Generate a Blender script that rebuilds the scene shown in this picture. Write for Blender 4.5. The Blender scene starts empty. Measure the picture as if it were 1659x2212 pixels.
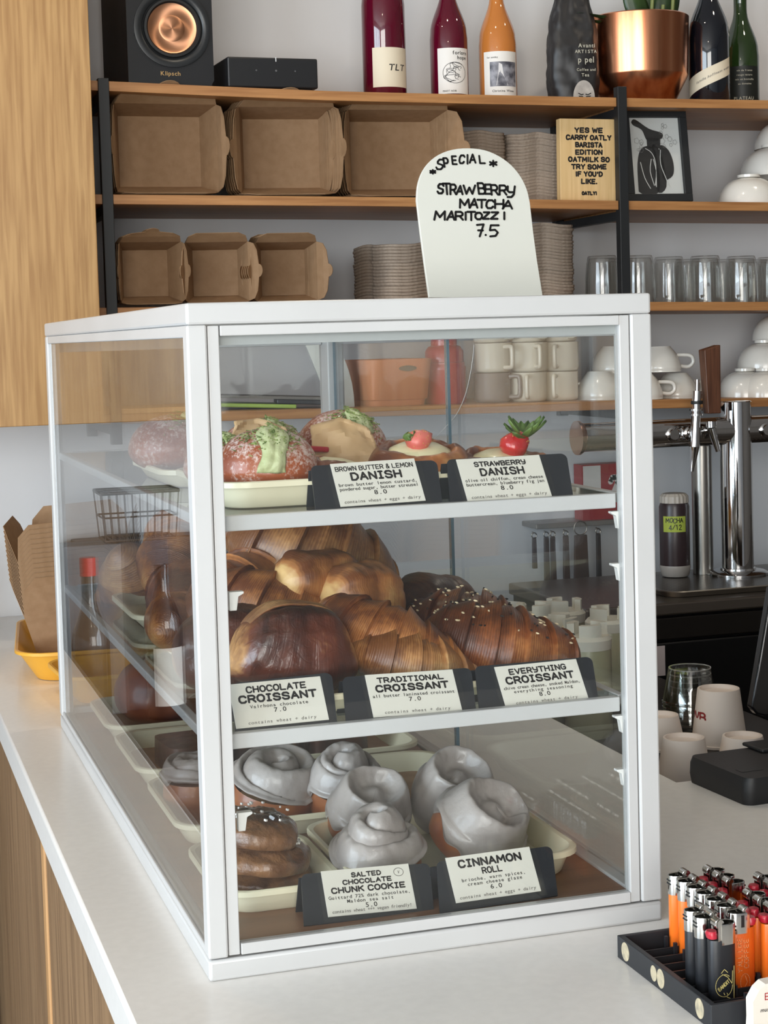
import bpy, bmesh, math, random
from mathutils import Vector, Matrix, Euler, noise
V = Vector
PI = math.pi
R = random.Random(11)
SC = bpy.context.scene
COL = SC.collection
LIFT = 0.95            # height of the counter top above the floor; everything is laid out from the counter top, then lifted

# ------------------------------------------------------------------ camera (also used to read positions off the photo)
FPX, PPX, PPY = 3772.43, 829.5, 964.16
CAM = V((-.2892, -1.5206, .5752))
CEUL = Euler((1.5083, .0287, -.3002))
CM = CEUL.to_matrix()
def ray(px, py):
    return CM @ V(((px - PPX) / FPX, -(py - PPY) / FPX, -1.0))
def at_y(px, py, Y):
    d = ray(px, py); return CAM + d * ((Y - CAM.y) / d.y)
def at_z(px, py, Z):
    d = ray(px, py); return CAM + d * ((Z - CAM.z) / d.z)
def at_x(px, py, X):
    d = ray(px, py); return CAM + d * ((X - CAM.x) / d.x)

# ------------------------------------------------------------------ materials
def lin(c):
    return tuple(((v / 255) / 12.92 if v / 255 <= .04045 else ((v / 255 + .055) / 1.055) ** 2.4) for v in c)
MATS = {}
def mat(name, rgb, rough=.5, metal=0., spec=.5, coat=0., rgb2=None, scale=20., detail=4., stretch=(1, 1, 1), bump=0., bscale=None,
        lo=.35, hi=.65, coord='Object', trans=0., sss=0., aniso=0., sheen=0.):
    if name in MATS: return MATS[name]
    m = bpy.data.materials.new(name); m.use_nodes = True
    nt = m.node_tree; N = nt.nodes; L = nt.links
    b = N['Principled BSDF']
    b.inputs['Base Color'].default_value = (*lin(rgb), 1)
    b.inputs['Roughness'].default_value = rough
    b.inputs['Metallic'].default_value = metal
    b.inputs['Specular IOR Level'].default_value = spec
    b.inputs['Coat Weight'].default_value = coat
    b.inputs['Transmission Weight'].default_value = trans
    if sss:
        b.inputs['Subsurface Weight'].default_value = sss
        b.inputs['Subsurface Radius'].default_value = (.02, .01, .006)
    if aniso: b.inputs['Anisotropic'].default_value = aniso
    if rgb2 or bump:
        tc = N.new('ShaderNodeTexCoord'); mp = N.new('ShaderNodeMapping')
        mp.inputs['Scale'].default_value = stretch
        L.new(tc.outputs[coord], mp.inputs['Vector'])
        nz = N.new('ShaderNodeTexNoise'); nz.inputs['Scale'].default_value = scale; nz.inputs['Detail'].default_value = detail
        L.new(mp.outputs['Vector'], nz.inputs['Vector'])
        if rgb2:
            rp = N.new('ShaderNodeValToRGB')
            rp.color_ramp.elements[0].position = lo; rp.color_ramp.elements[1].position = hi
            rp.color_ramp.elements[0].color = (*lin(rgb), 1); rp.color_ramp.elements[1].color = (*lin(rgb2), 1)
            L.new(nz.outputs['Fac'], rp.inputs['Fac']); L.new(rp.outputs['Color'], b.inputs['Base Color'])
        if bump:
            src = nz
            if bscale:
                src = N.new('ShaderNodeTexNoise'); src.inputs['Scale'].default_value = bscale; src.inputs['Detail'].default_value = detail
                L.new(mp.outputs['Vector'], src.inputs['Vector'])
            bp = N.new('ShaderNodeBump'); bp.inputs['Strength'].default_value = bump; bp.inputs['Distance'].default_value = .004
            L.new(src.outputs['Fac'], bp.inputs['Height']); L.new(bp.outputs['Normal'], b.inputs['Normal'])
    MATS[name] = m
    return m

def glass(name, tint=(255, 255, 255), base=.04, rough=0.0, power=5.0):
    """thin clear pane: see-through, with a mirror share that grows towards grazing angles"""
    if name in MATS: return MATS[name]
    m = bpy.data.materials.new(name); m.use_nodes = True
    nt = m.node_tree; N = nt.nodes; L = nt.links; N.clear()
    out = N.new('ShaderNodeOutputMaterial'); mix = N.new('ShaderNodeMixShader')
    tr = N.new('ShaderNodeBsdfTransparent'); gl = N.new('ShaderNodeBsdfGlossy')
    tr.inputs['Color'].default_value = (*lin(tint), 1); gl.inputs['Roughness'].default_value = rough
    g = N.new('ShaderNodeNewGeometry'); dt = N.new('ShaderNodeVectorMath'); dt.operation = 'DOT_PRODUCT'
    L.new(g.outputs['Incoming'], dt.inputs[0]); L.new(g.outputs['Normal'], dt.inputs[1])
    ab = N.new('ShaderNodeMath'); ab.operation = 'ABSOLUTE'; L.new(dt.outputs['Value'], ab.inputs[0])
    s = N.new('ShaderNodeMath'); s.operation = 'SUBTRACT'; s.inputs[0].default_value = 1; L.new(ab.outputs[0], s.inputs[1])
    p = N.new('ShaderNodeMath'); p.operation = 'POWER'; L.new(s.outputs[0], p.inputs[0]); p.inputs[1].default_value = power
    a = N.new('ShaderNodeMath'); a.operation = 'MULTIPLY_ADD'; L.new(p.outputs[0], a.inputs[0]); a.inputs[1].default_value = 1 - base; a.inputs[2].default_value = base
    L.new(a.outputs[0], mix.inputs['Fac']); L.new(tr.outputs[0], mix.inputs[1]); L.new(gl.outputs[0], mix.inputs[2])
    L.new(mix.outputs[0], out.inputs['Surface'])
    MATS[name] = m
    return m

def wood(name, c1, c2, c3, axis='Z', scale=1.0, rough=.45):
    """long grain along an axis"""
    if name in MATS: return MATS[name]
    m = bpy.data.materials.new(name); m.use_nodes = True
    nt = m.node_tree; N = nt.nodes; L = nt.links; b = N['Principled BSDF']; b.inputs['Roughness'].default_value = rough
    tc = N.new('ShaderNodeTexCoord'); mp = N.new('ShaderNodeMapping'); L.new(tc.outputs['Object'], mp.inputs['Vector'])
    st = {'X': (.05, 1, 1), 'Y': (1, .05, 1), 'Z': (1, 1, .05)}[axis]
    mp.inputs['Scale'].default_value = st
    n1 = N.new('ShaderNodeTexNoise'); n1.inputs['Scale'].default_value = 130 * scale; n1.inputs['Detail'].default_value = 6; n1.inputs['Distortion'].default_value = .3
    n2 = N.new('ShaderNodeTexNoise'); n2.inputs['Scale'].default_value = 14 * scale; n2.inputs['Detail'].default_value = 3; n2.inputs['Distortion'].default_value = 1.2
    L.new(mp.outputs[0], n1.inputs['Vector']); L.new(mp.outputs[0], n2.inputs['Vector'])
    r1 = N.new('ShaderNodeValToRGB'); r1.color_ramp.elements[0].position = .36; r1.color_ramp.elements[1].position = .62
    r1.color_ramp.elements[0].color = (*lin(c1), 1); r1.color_ramp.elements[1].color = (*lin(c2), 1)
    L.new(n1.outputs['Fac'], r1.inputs['Fac'])
    mx = N.new('ShaderNodeMix'); mx.data_type = 'RGBA'
    r2 = N.new('ShaderNodeValToRGB'); r2.color_ramp.elements[0].position = .4; r2.color_ramp.elements[1].position = .75
    r2.color_ramp.elements[0].color = (0, 0, 0, 1); r2.color_ramp.elements[1].color = (.55, .55, .55, 1)
    L.new(n2.outputs['Fac'], r2.inputs['Fac']); L.new(r2.outputs['Color'], mx.inputs['Factor'])
    L.new(r1.outputs['Color'], mx.inputs['A']); mx.inputs['B'].default_value = (*lin(c3), 1)
    L.new(mx.outputs['Result'], b.inputs['Base Color'])
    MATS[name] = m
    return m

def pastry(name, dark, mid, light, bands=26, bump=.5, rough=.38, ends=.0, coat=.25, contrast=(.3, .55, .8), patch=14, wamt=.10, dist=5.0, nscale=160, ndist=0.):
    """baked laminated dough: thin layer lines across the length (UV u), browned patches, pale cut ends"""
    if name in MATS: return MATS[name]
    m = bpy.data.materials.new(name); m.use_nodes = True
    nt = m.node_tree; N = nt.nodes; L = nt.links; b = N['Principled BSDF']
    b.inputs['Roughness'].default_value = rough; b.inputs['Coat Weight'].default_value = coat; b.inputs['Coat Roughness'].default_value = .3
    tc = N.new('ShaderNodeTexCoord')
    mp = N.new('ShaderNodeMapping'); mp.inputs['Scale'].default_value = (1, .12, 1); L.new(tc.outputs['UV'], mp.inputs['Vector'])
    wv = N.new('ShaderNodeTexWave'); wv.bands_direction = 'X'; wv.inputs['Scale'].default_value = bands; wv.inputs['Distortion'].default_value = dist
    wv.inputs['Detail'].default_value = 3; wv.inputs['Detail Scale'].default_value = 2.0
    L.new(mp.outputs[0], wv.inputs['Vector'])
    nz = N.new('ShaderNodeTexNoise'); nz.inputs['Scale'].default_value = patch; nz.inputs['Detail'].default_value = 5; L.new(tc.outputs['Object'], nz.inputs['Vector'])
    n2 = N.new('ShaderNodeTexNoise'); n2.inputs['Scale'].default_value = nscale; n2.inputs['Detail'].default_value = 6; n2.inputs['Distortion'].default_value = ndist; L.new(tc.outputs['Object'], n2.inputs['Vector'])
    ad = N.new('ShaderNodeMath'); ad.operation = 'MULTIPLY_ADD'; ad.inputs[1].default_value = wamt; L.new(wv.outputs['Fac'], ad.inputs[0])
    sc = N.new('ShaderNodeMath'); sc.operation = 'MULTIPLY_ADD'; sc.inputs[1].default_value = 1.5; sc.inputs[2].default_value = -.36; L.new(nz.outputs['Fac'], sc.inputs[0])
    n3 = N.new('ShaderNodeMath'); n3.operation = 'MULTIPLY_ADD'; n3.inputs[1].default_value = .34; n3.inputs[2].default_value = -.17; L.new(n2.outputs['Fac'], n3.inputs[0])
    s3 = N.new('ShaderNodeMath'); s3.operation = 'ADD'; L.new(n3.outputs[0], s3.inputs[0]); L.new(sc.outputs[0], s3.inputs[1])
    L.new(s3.outputs[0], ad.inputs[2])
    fac = ad
    if ends:
        sp = N.new('ShaderNodeSeparateXYZ'); L.new(tc.outputs['UV'], sp.inputs[0])
        e = N.new('ShaderNodeMath'); e.operation = 'SUBTRACT'; e.inputs[1].default_value = .5; L.new(sp.outputs['X'], e.inputs[0])
        a2 = N.new('ShaderNodeMath'); a2.operation = 'ABSOLUTE'; L.new(e.outputs[0], a2.inputs[0])
        mr = N.new('ShaderNodeMapRange'); mr.inputs['From Min'].default_value = .5 - ends * 1.6; mr.inputs['From Max'].default_value = .5 - ends * .4
        mr.inputs['To Min'].default_value = 0; mr.inputs['To Max'].default_value = .5; L.new(a2.outputs[0], mr.inputs['Value'])
        f2 = N.new('ShaderNodeMath'); f2.operation = 'ADD'; L.new(fac.outputs[0], f2.inputs[0]); L.new(mr.outputs[0], f2.inputs[1]); fac = f2
    rp = N.new('ShaderNodeValToRGB'); el = rp.color_ramp.elements
    el[0].position = contrast[0]; el[0].color = (*lin(dark), 1); el[1].position = contrast[2]; el[1].color = (*lin(light), 1)
    x = el.new(contrast[1]); x.color = (*lin(mid), 1)
    L.new(fac.outputs[0], rp.inputs['Fac']); L.new(rp.outputs['Color'], b.inputs['Base Color'])
    hs = N.new('ShaderNodeMath'); hs.operation = 'MULTIPLY_ADD'; hs.inputs[1].default_value = .9; L.new(n2.outputs['Fac'], hs.inputs[0])
    hw = N.new('ShaderNodeMath'); hw.operation = 'MULTIPLY'; hw.inputs[1].default_value = min(.8, wamt * 3.2) if wamt > .06 else .06; L.new(wv.outputs['Fac'], hw.inputs[0]); L.new(hw.outputs[0], hs.inputs[2])
    bp = N.new('ShaderNodeBump'); bp.inputs['Strength'].default_value = bump; bp.inputs['Distance'].default_value = .0014
    L.new(hs.outputs[0], bp.inputs['Height']); L.new(bp.outputs['Normal'], b.inputs['Normal'])
    MATS[name] = m
    return m

# ------------------------------------------------------------------ geometry builder
class G:
    def __init__(s): s.v = []; s.f = []; s.m = []; s.uv = []
    def add(s, vs, fs, mi=0, M=None, uvs=None):
        o = len(s.v)
        s.v += [tuple(M @ V(p)) if M else tuple(p) for p in vs]
        for k, f in enumerate(fs):
            s.f.append([i + o for i in f]); s.m.append(mi)
            s.uv.append([uvs[i] for i in f] if uvs else [(0, 0)] * len(f))
        return s
    def box(s, a, b, mi=0, M=None):
        x0, y0, z0 = a; x1, y1, z1 = b
        vs = [(x0, y0, z0), (x1, y0, z0), (x1, y1, z0), (x0, y1, z0), (x0, y0, z1), (x1, y0, z1), (x1, y1, z1), (x0, y1, z1)]
        return s.add(vs, [(0, 3, 2, 1), (4, 5, 6, 7), (0, 1, 5, 4), (1, 2, 6, 5), (2, 3, 7, 6), (3, 0, 4, 7)], mi, M)
    def grid(s, fn, nu, nv, wu=False, wv=False, mi=0, M=None, flip=False):
        vs = []; uvs = []
        cu = nu if wu else nu + 1; cv = nv if wv else nv + 1
        for i in range(cu):
            for j in range(cv):
                vs.append(fn(i / nu, j / nv)); uvs.append((i / nu, j / nv))
        fs = []
        for i in range(nu):
            for j in range(nv):
                a = i * cv + j; b = ((i + 1) % cu) * cv + j; c = ((i + 1) % cu) * cv + (j + 1) % cv; d = i * cv + (j + 1) % cv
                fs.append((a, d, c, b) if flip else (a, b, c, d))
        return s.add(vs, fs, mi, M, uvs)
    def lathe(s, prof, n=32, mi=0, M=None, sx=1., sy=1.):
        vs = []; fs = []; idx = []
        for r, z in prof:
            if r < 1e-6: idx.append([len(vs)]); vs.append((0, 0, z))
            else:
                idx.append(list(range(len(vs), len(vs) + n)))
                for k in range(n):
                    a = 2 * PI * k / n; vs.append((r * math.cos(a) * sx, r * math.sin(a) * sy, z))
        for A, B in zip(idx, idx[1:]):
            if len(A) == 1 and len(B) == 1: continue
            for k in range(n):
                k2 = (k + 1) % n
                if len(A) == 1: fs.append((A[0], B[k2], B[k]))
                elif len(B) == 1: fs.append((A[k], A[k2], B[0]))
                else: fs.append((A[k], A[k2], B[k2], B[k]))
        return s.add(vs, fs, mi, M)
    def tube(s, pts, r, n=10, mi=0, M=None, caps=True, closed=False):
        pts = [V(p) for p in pts]; rs = r if isinstance(r, (list, tuple)) else [r] * len(pts)
        vs = []; fs = []; up = None; m = len(pts)
        for i, p in enumerate(pts):
            t = (pts[(i + 1) % m] - pts[i - 1]) if closed else (pts[min(i + 1, m - 1)] - pts[max(i - 1, 0)])
            t.normalize()
            if up is None: up = V((0, 0, 1)) if abs(t.z) < .9 else V((1, 0, 0))
            a = t.cross(up); a.normalize(); b = a.cross(t); up = b
            for k in range(n):
                w = 2 * PI * k / n; vs.append(p + a * (rs[i] * math.cos(w)) + b * (rs[i] * math.sin(w)))
        for i in range(m if closed else m - 1):
            j = (i + 1) % m
            for k in range(n):
                k2 = (k + 1) % n; fs.append((i * n + k, j * n + k, j * n + k2, i * n + k2))
        if caps and not closed:
            fs.append(tuple(range(n))); fs.append(tuple(reversed(range((m - 1) * n, m * n))))
        return s.add(vs, fs, mi, M)
    def prism(s, poly, z0, z1, mi=0, M=None):
        n = len(poly)
        vs = [(x, y, z0) for x, y in poly] + [(x, y, z1) for x, y in poly]
        fs = [tuple(reversed(range(n))), tuple(range(n, 2 * n))] + [(i, (i + 1) % n, n + (i + 1) % n, n + i) for i in range(n)]
        return s.add(vs, fs, mi, M)
    def loft(s, rings, mi=0, M=None, cap0=False, cap1=False):
        n = len(rings[0]); vs = [p for r in rings for p in r]; fs = []
        for i in range(len(rings) - 1):
            for k in range(n):
                k2 = (k + 1) % n; fs.append((i * n + k, i * n + k2, (i + 1) * n + k2, (i + 1) * n + k))
        if cap0: fs.append(tuple(reversed(range(n))))
        if cap1: fs.append(tuple(range((len(rings) - 1) * n, len(rings) * n)))
        return s.add(vs, fs, mi, M)
    def flat(s, geo, fn, mi=0):
        vs, fs = geo
        return s.add([fn(x, y) for x, y in vs], fs, mi)
    def build(s, name, mats, parent=None, loc=None, rot=None, smooth=35, bevel=0, bseg=2, solid=0, label=None, fix=True):
        me = bpy.data.meshes.new(name)
        me.from_pydata(s.v, [], s.f)
        if not isinstance(mats, (list, tuple)): mats = [mats]
        for m in mats: me.materials.append(m)
        me.polygons.foreach_set('material_index', s.m)
        ul = me.uv_layers.new(name='UVMap'); k = 0
        for f in s.uv:
            for q in f: ul.data[k].uv = q; k += 1
        if fix:
            bm = bmesh.new(); bm.from_mesh(me); bmesh.ops.recalc_face_normals(bm, faces=bm.faces); bm.to_mesh(me); bm.free()
        me.update()
        if smooth:
            me.polygons.foreach_set('use_smooth', [True] * len(me.polygons))
            try: me.set_sharp_from_angle(angle=math.radians(smooth))
            except Exception: pass
        o = bpy.data.objects.new(name, me); COL.objects.link(o)
        if parent is not None: o.parent = parent
        if loc is not None: o.location = loc
        if rot is not None: o.rotation_euler = rot
        if solid:
            md = o.modifiers.new('thickness', 'SOLIDIFY'); md.thickness = solid; md.offset = 0
        if bevel:
            md = o.modifiers.new('bevel', 'BEVEL'); md.width = bevel; md.segments = bseg; md.limit_method = 'ANGLE'; md.angle_limit = math.radians(40)
        if label: o['label'] = label
        return o

def smooth3(p, k=4):
    p = [V(q) for q in p]; r = []
    for i in range(len(p) - 1):
        a = p[max(0, i - 1)]; b = p[i]; c = p[i + 1]; d = p[min(len(p) - 1, i + 2)]
        for j in range(k):
            t = j / k
            r.append(.5 * (2 * b + (c - a) * t + (2 * a - 5 * b + 4 * c - d) * t * t + (3 * b - a - 3 * c + d) * t ** 3))
    return r + [p[-1]]
def thing(name, label, cat, loc=(0, 0, 0), rot=(0, 0, 0), group=None):
    o = bpy.data.objects.new(name, None); COL.objects.link(o)
    o.empty_display_size = .05; o.location = loc; o.rotation_euler = rot
    o['label'] = label; o['category'] = cat
    if group: o['group'] = group
    return o
def tag(o, label, cat, group=None, kind=None):
    o['label'] = label; o['category'] = cat
    if group: o['group'] = group
    if kind: o['kind'] = kind
    return o
def struct(o, label=None):
    o['kind'] = 'structure'
    if label: o['label'] = label
    return o
def dup(root, loc=None, rot=None, label=None, group=None, scale=None):
    r = root.copy(); COL.objects.link(r)
    if loc is not None: r.location = loc
    if rot is not None: r.rotation_euler = rot
    if scale is not None: r.scale = scale
    if label: r['label'] = label
    if group: r['group'] = group
    for ch in list(root.children):
        c = ch.copy(); COL.objects.link(c); c.parent = r
        for g in list(ch.children):
            d = g.copy(); COL.objects.link(d); d.parent = c
    return r

# ------------------------------------------------------------------ lettering
STROKES = {
 'A': [[(.02, 0), (.5, 1), (.98, 0)], [(.2, .34), (.8, .34)]], 'B': [[(.05, 0), (.05, 1), (.7, 1), (.9, .85), (.9, .65), (.7, .52), (.05, .52)], [(.7, .52), (.97, .38), (.97, .15), (.75, 0), (.05, 0)]],
 'C': [[(.95, .8), (.75, 1), (.25, 1), (.03, .72), (.03, .28), (.25, 0), (.75, 0), (.95, .2)]], 'D': [[(.05, 0), (.05, 1), (.6, 1), (.95, .7), (.95, .3), (.6, 0), (.05, 0)]],
 'E': [[(.92, 1), (.05, 1), (.05, 0), (.92, 0)], [(.05, .5), (.8, .5)]], 'F': [[(.92, 1), (.05, 1), (.05, 0)], [(.05, .5), (.75, .5)]],
 'G': [[(.93, .82), (.7, 1), (.25, 1), (.03, .7), (.03, .3), (.25, 0), (.75, 0), (.95, .2), (.95, .45), (.55, .45)]], 'H': [[(.05, 0), (.05, 1)], [(.95, 0), (.95, 1)], [(.05, .5), (.95, .5)]],
 'I': [[(.5, 0), (.5, 1)], [(.15, 1), (.85, 1)], [(.15, 0), (.85, 0)]], 'i': [[(.5, 0), (.5, 1)]], 'J': [[(.9, 1), (.9, .25), (.65, 0), (.3, 0), (.08, .22)]],
 'K': [[(.05, 0), (.05, 1)], [(.92, 1), (.05, .45)], [(.35, .62), (.95, 0)]], 'L': [[(.05, 1), (.05, 0), (.92, 0)]],
 'M': [[(.03, 0), (.1, 1), (.5, .3), (.9, 1), (.97, 0)]], 'N': [[(.05, 0), (.05, 1), (.95, 0), (.95, 1)]], 'O': [[(.3, 0), (.03, .28), (.03, .72), (.3, 1), (.7, 1), (.97, .72), (.97, .28), (.7, 0), (.3, 0)]],
 'P': [[(.05, 0), (.05, 1), (.7, 1), (.95, .82), (.95, .6), (.7, .42), (.05, .42)]], 'R': [[(.05, 0), (.05, 1), (.7, 1), (.93, .82), (.93, .62), (.7, .46), (.05, .46)], [(.55, .46), (.97, 0)]],
 'S': [[(.93, .8), (.72, 1), (.25, 1), (.05, .8), (.12, .6), (.88, .42), (.95, .2), (.75, 0), (.25, 0), (.03, .2)]], 'T': [[(0, 1), (1, 1)], [(.5, 1), (.5, 0)]],
 'U': [[(.05, 1), (.05, .28), (.3, 0), (.7, 0), (.95, .28), (.95, 1)]], 'V': [[(.02, 1), (.5, 0), (.98, 1)]], 'W': [[(0, 1), (.24, 0), (.5, .75), (.76, 0), (1, 1)]],
 'X': [[(.05, 0), (.95, 1)], [(.05, 1), (.95, 0)]], 'Y': [[(.03, 1), (.5, .48), (.97, 1)], [(.5, .48), (.5, 0)]], 'y': [[(.05, 1), (.1, .6), (.35, .45), (.95, .45)], [(.95, 1), (.95, .25), (.7, 0), (.2, 0)]],
 'Z': [[(.05, 1), (.92, 1), (.05, 0), (.95, 0)]], '&': [[(.95, 0), (.2, .72), (.3, 1), (.65, 1), (.72, .75), (.08, .35), (.15, 0), (.6, 0), (.95, .45)]],
 '7': [[(.05, .95), (.9, 1), (.4, 0)], [(.2, .5), (.8, .5)]], '5': [[(.95, 1), (.3, 1), (.22, .55), (.65, .6), (.88, .35), (.7, .05), (.25, 0)]], '.': [[(.4, 0), (.5, .04)]], "'": [[(.5, 1), (.42, .72)]], '!': [[(.5, 1), (.5, .3)], [(.48, 0), (.52, .03)]],
 '4': [[(.75, 0), (.75, 1), (.05, .3), (.95, .3)]], '1': [[(.3, .8), (.55, 1), (.55, 0)]], '2': [[(.08, .8), (.3, 1), (.7, 1), (.9, .75), (.05, 0), (.95, 0)]], '/': [[(.1, 0), (.9, 1)]], '%': [[(.1, 0), (.9, 1)], [(.2, .8), (.3, .9)], [(.7, .1), (.8, .2)]],
 '*': [[(.5, .15), (.5, .85)], [(.15, .32), (.85, .68)], [(.15, .68), (.85, .32)]], '+': [[(.5, .15), (.5, .85)], [(.15, .5), (.85, .5)]]}
def ribbon(lines, th, seg=8, thy=None):
    """flat pen strokes with round ends; th may be a number"""
    vs = []; fs = []; h = th / 2; hy = (thy or th) / 2
    for ln in lines:
        for i, (x, y) in enumerate(ln):
            o = len(vs)
            for k in range(seg): vs.append((x + h * math.cos(2 * PI * k / seg), y + hy * math.sin(2 * PI * k / seg)))
            fs.append(tuple(range(o, o + seg)))
            if i:
                x0, y0 = ln[i - 1]; dx, dy = x - x0, y - y0; d = math.hypot(dx, dy)
                if d < 1e-9: continue
                nx, ny = -dy / d * h, dx / d * hy
                o = len(vs); vs += [(x0 + nx, y0 + ny), (x0 - nx, y0 - ny), (x - nx, y - ny), (x + nx, y + ny)]; fs.append((o, o + 1, o + 2, o + 3))
    return vs, fs
def stroke_text(s, h, w, th, gap=.22, cx=0, cy=0, narrow=.75, wob=0, space=.6):
    """upper-case pen lettering, centred on cx, base line at cy"""
    x = 0; lines = []
    for ch in s:
        if ch == ' ': x += w * space; continue
        ww = w * (.3 if ch in "i.'!" else (.72 if ch == 'I' else (1.25 if ch in 'MW' else 1)))
        a = R.uniform(-wob, wob); dy = R.uniform(-wob, wob) * h
        for ln in STROKES[ch]:
            lines.append([(x + px * ww + a * py * h, cy + dy + py * h) for px, py in ln])
        x += ww + w * gap
    x -= w * gap
    lines = [[(px - x / 2 + cx, py) for px, py in ln] for ln in lines]
    return ribbon(lines, th)
GL = {}
def glyph(ch):
    if ch not in GL:
        cu = bpy.data.curves.new('glyph', 'FONT'); cu.body = ch; cu.resolution_u = 3; cu.offset = .012
        o = bpy.data.objects.new('glyph', cu); COL.objects.link(o)
        dg = bpy.context.evaluated_depsgraph_get(); dg.update()
        me = bpy.data.meshes.new_from_object(o.evaluated_get(dg))
        vs = [(v.co.x, v.co.y) for v in me.vertices]; fs = [tuple(p.vertices) for p in me.polygons]
        bpy.data.objects.remove(o); bpy.data.curves.remove(cu); bpy.data.meshes.remove(me)
        x0 = min(v[0] for v in vs); x1 = max(v[0] for v in vs)
        GL[ch] = ([(x - (x0 + x1) / 2, y) for x, y in vs], fs, x1 - x0)
    return GL[ch]
def type_text(s, h, cell=.56, cx=0, cy=0, prop=False, sx=1.0, slant=0):
    vs = []; fs = []; x = 0
    for ch in s:
        if ch == ' ': x += h * (.35 if prop else cell); continue
        g, f, w = glyph(ch); adv = h * (w + .12) * sx if prop else h * cell
        k = sx if prop else min(1.15, (cell * .92) / max(w, .2))
        o = len(vs); vs += [(x + adv / 2 + px * h * k + slant * py * h, cy + py * h) for px, py in g]; fs += [tuple(i + o for i in q) for q in f]
        x += adv
    return [(px - x / 2 + cx, py) for px, py in vs], fs
def join2d(*geos):
    vs = []; fs = []
    for a, b in geos:
        o = len(vs); vs += a; fs += [tuple(i + o for i in q) for q in b]
    return vs, fs
def plane_fn(O, u, v, n, off=.0004):
    return lambda x, y: O + u * x + v * y + n * off
def frame(O, right, up):
    u = (right).normalized(); v = (up - u * up.dot(u)).normalized(); return u, v, u.cross(v)
# ------------------------------------------------------------------ materials used in many places
M_WHITE = mat('white_painted_metal', (188, 188, 187), .32, spec=.5, rgb2=(193, 193, 192), scale=6)
M_CLIP = mat('white_plastic', (225, 224, 220), .45)
M_PANE = glass('clear_pane', (253, 254, 254), .032)
M_EDGE = mat('pane_edge_green', (92, 116, 128), .2)
M_CLEAR = glass('clear_film', (253, 253, 252), .025)
M_BLACK = mat('black_steel', (24, 26, 28), .5)
M_BLACKP = mat('black_plastic', (23, 24, 27), .42)
M_TAGBLACK = mat('black_card_holder', (34, 36, 40), .5)
M_CARD = mat('white_card_stock', (234, 231, 222), .7)
M_INK = mat('black_print', (34, 31, 30), .7)
M_INKG = mat('grey_print', (120, 116, 112), .7)
M_PALEINK = mat('pale_print', (180, 176, 160), .6)
M_MARK = mat('black_marker_ink', (16, 16, 17), .35)
M_WALL = mat('painted_wall', (220, 221, 223), .75, rgb2=(224, 225, 227), scale=3)
M_OAK = wood('oak_veneer', (150, 110, 64), (182, 143, 92), (168, 126, 76), 'Z', .8, .45)
M_SHELF = wood('shelf_wood', (150, 101, 58), (177, 127, 78), (164, 114, 68), 'X', .8, .45)
M_FRONTW = wood('counter_front_wood', (118, 92, 66), (150, 120, 88), (134, 104, 74), 'Z', .55, .5)
M_BATTEN = wood('counter_batten_wood', (176, 132, 86), (196, 152, 104), (186, 142, 96), 'Z', .6, .5)
M_COUNTER = mat('white_quartz', (228, 225, 220), .28, spec=.45, rgb2=(232, 229, 224), scale=90)
M_FLOOR = mat('grey_concrete_floor', (96, 90, 84), .5, rgb2=(108, 102, 96), scale=5)
M_CREAM = mat('cream_enamel', (226, 218, 188), .35, spec=.5)
M_BOARD = wood('brown_base_board', (118, 84, 62), (140, 102, 76), (128, 92, 68), 'X', .5, .4)
M_KRAFT = mat('kraft_paper', (138, 107, 76), .75, rgb2=(147, 116, 85), scale=60, detail=6)
M_KRAFTE = mat('kraft_cut_edge', (206, 176, 138), .8)
M_PULP = mat('grey_paper_pulp', (146, 130, 114), .9, rgb2=(162, 146, 130), scale=120, bump=.4)
M_CHROME = mat('chrome', (205, 205, 206), .06, 1.0)
M_STEEL = mat('brushed_steel', (150, 146, 140), .3, 1.0)
M_CERAM = mat('white_glazed_china', (226, 222, 214), .18, spec=.6, coat=.3)

# ------------------------------------------------------------------ room
X0, X1, Y0, Y1, Z0, Z1 = -3.4, 3.6, -4.2, 2.28, -.95, 2.0
def holed_wall(name, axis, pos, a0, a1, b0, b1, holes):
    """wall plane slab; a = horizontal range, z = Z0..Z1, with one window hole"""
    g = G(); t = .12
    def slab(p0, p1, z0, z1):
        if axis == 'x': g.box((min(pos, pos + t * a1[1]), p0, z0), (max(pos, pos + t * a1[1]), p1, z1))
        else: g.box((p0, min(pos, pos + t * a1[1]), z0), (p1, max(pos, pos + t * a1[1]), z1))
    h = holes
    slab(a0, h[0], Z0, Z1); slab(h[1], a1[0], Z0, Z1); slab(h[0], h[1], Z0, h[2]); slab(h[0], h[1], h[3], Z1)
    return struct(g.build(name, M_WALL, smooth=0))
g = G(); g.box((X0, Y1, Z0), (X1, Y1 + .12, Z1)); struct(g.build('wall_back', M_WALL, smooth=0))
g = G(); g.box((X1, Y0, Z0), (X1 + .12, Y1, Z1)); struct(g.build('wall_right', mat('low_bounce_wall', (96, 88, 80), .6), smooth=0))  # unseen wall, coloured dark to cut bounce light
g = G(); g.box((X0, Y0, Z0 - .1), (X1, Y1, Z0)); struct(g.build('floor', M_FLOOR, smooth=0))
g = G(); g.box((X0, Y0, Z1), (X1, Y1, Z1 + .1)); struct(g.build('ceiling', mat('ceiling_paint', (196, 190, 184), .8), smooth=0))
WL = (-3.7, .3, -.45, 1.85)      # window in the left wall: y0, y1, z0, z1
WF = (-3.1, -.2, -.4, 1.85)       # window in the street wall: x0, x1, z0, z1
holed_wall('wall_left', 'x', X0, Y0, (Y1, -1), 0, 0, WL)
holed_wall('wall_front', 'y', Y0, X0, (X1, -1), 0, 0, WF)
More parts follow.
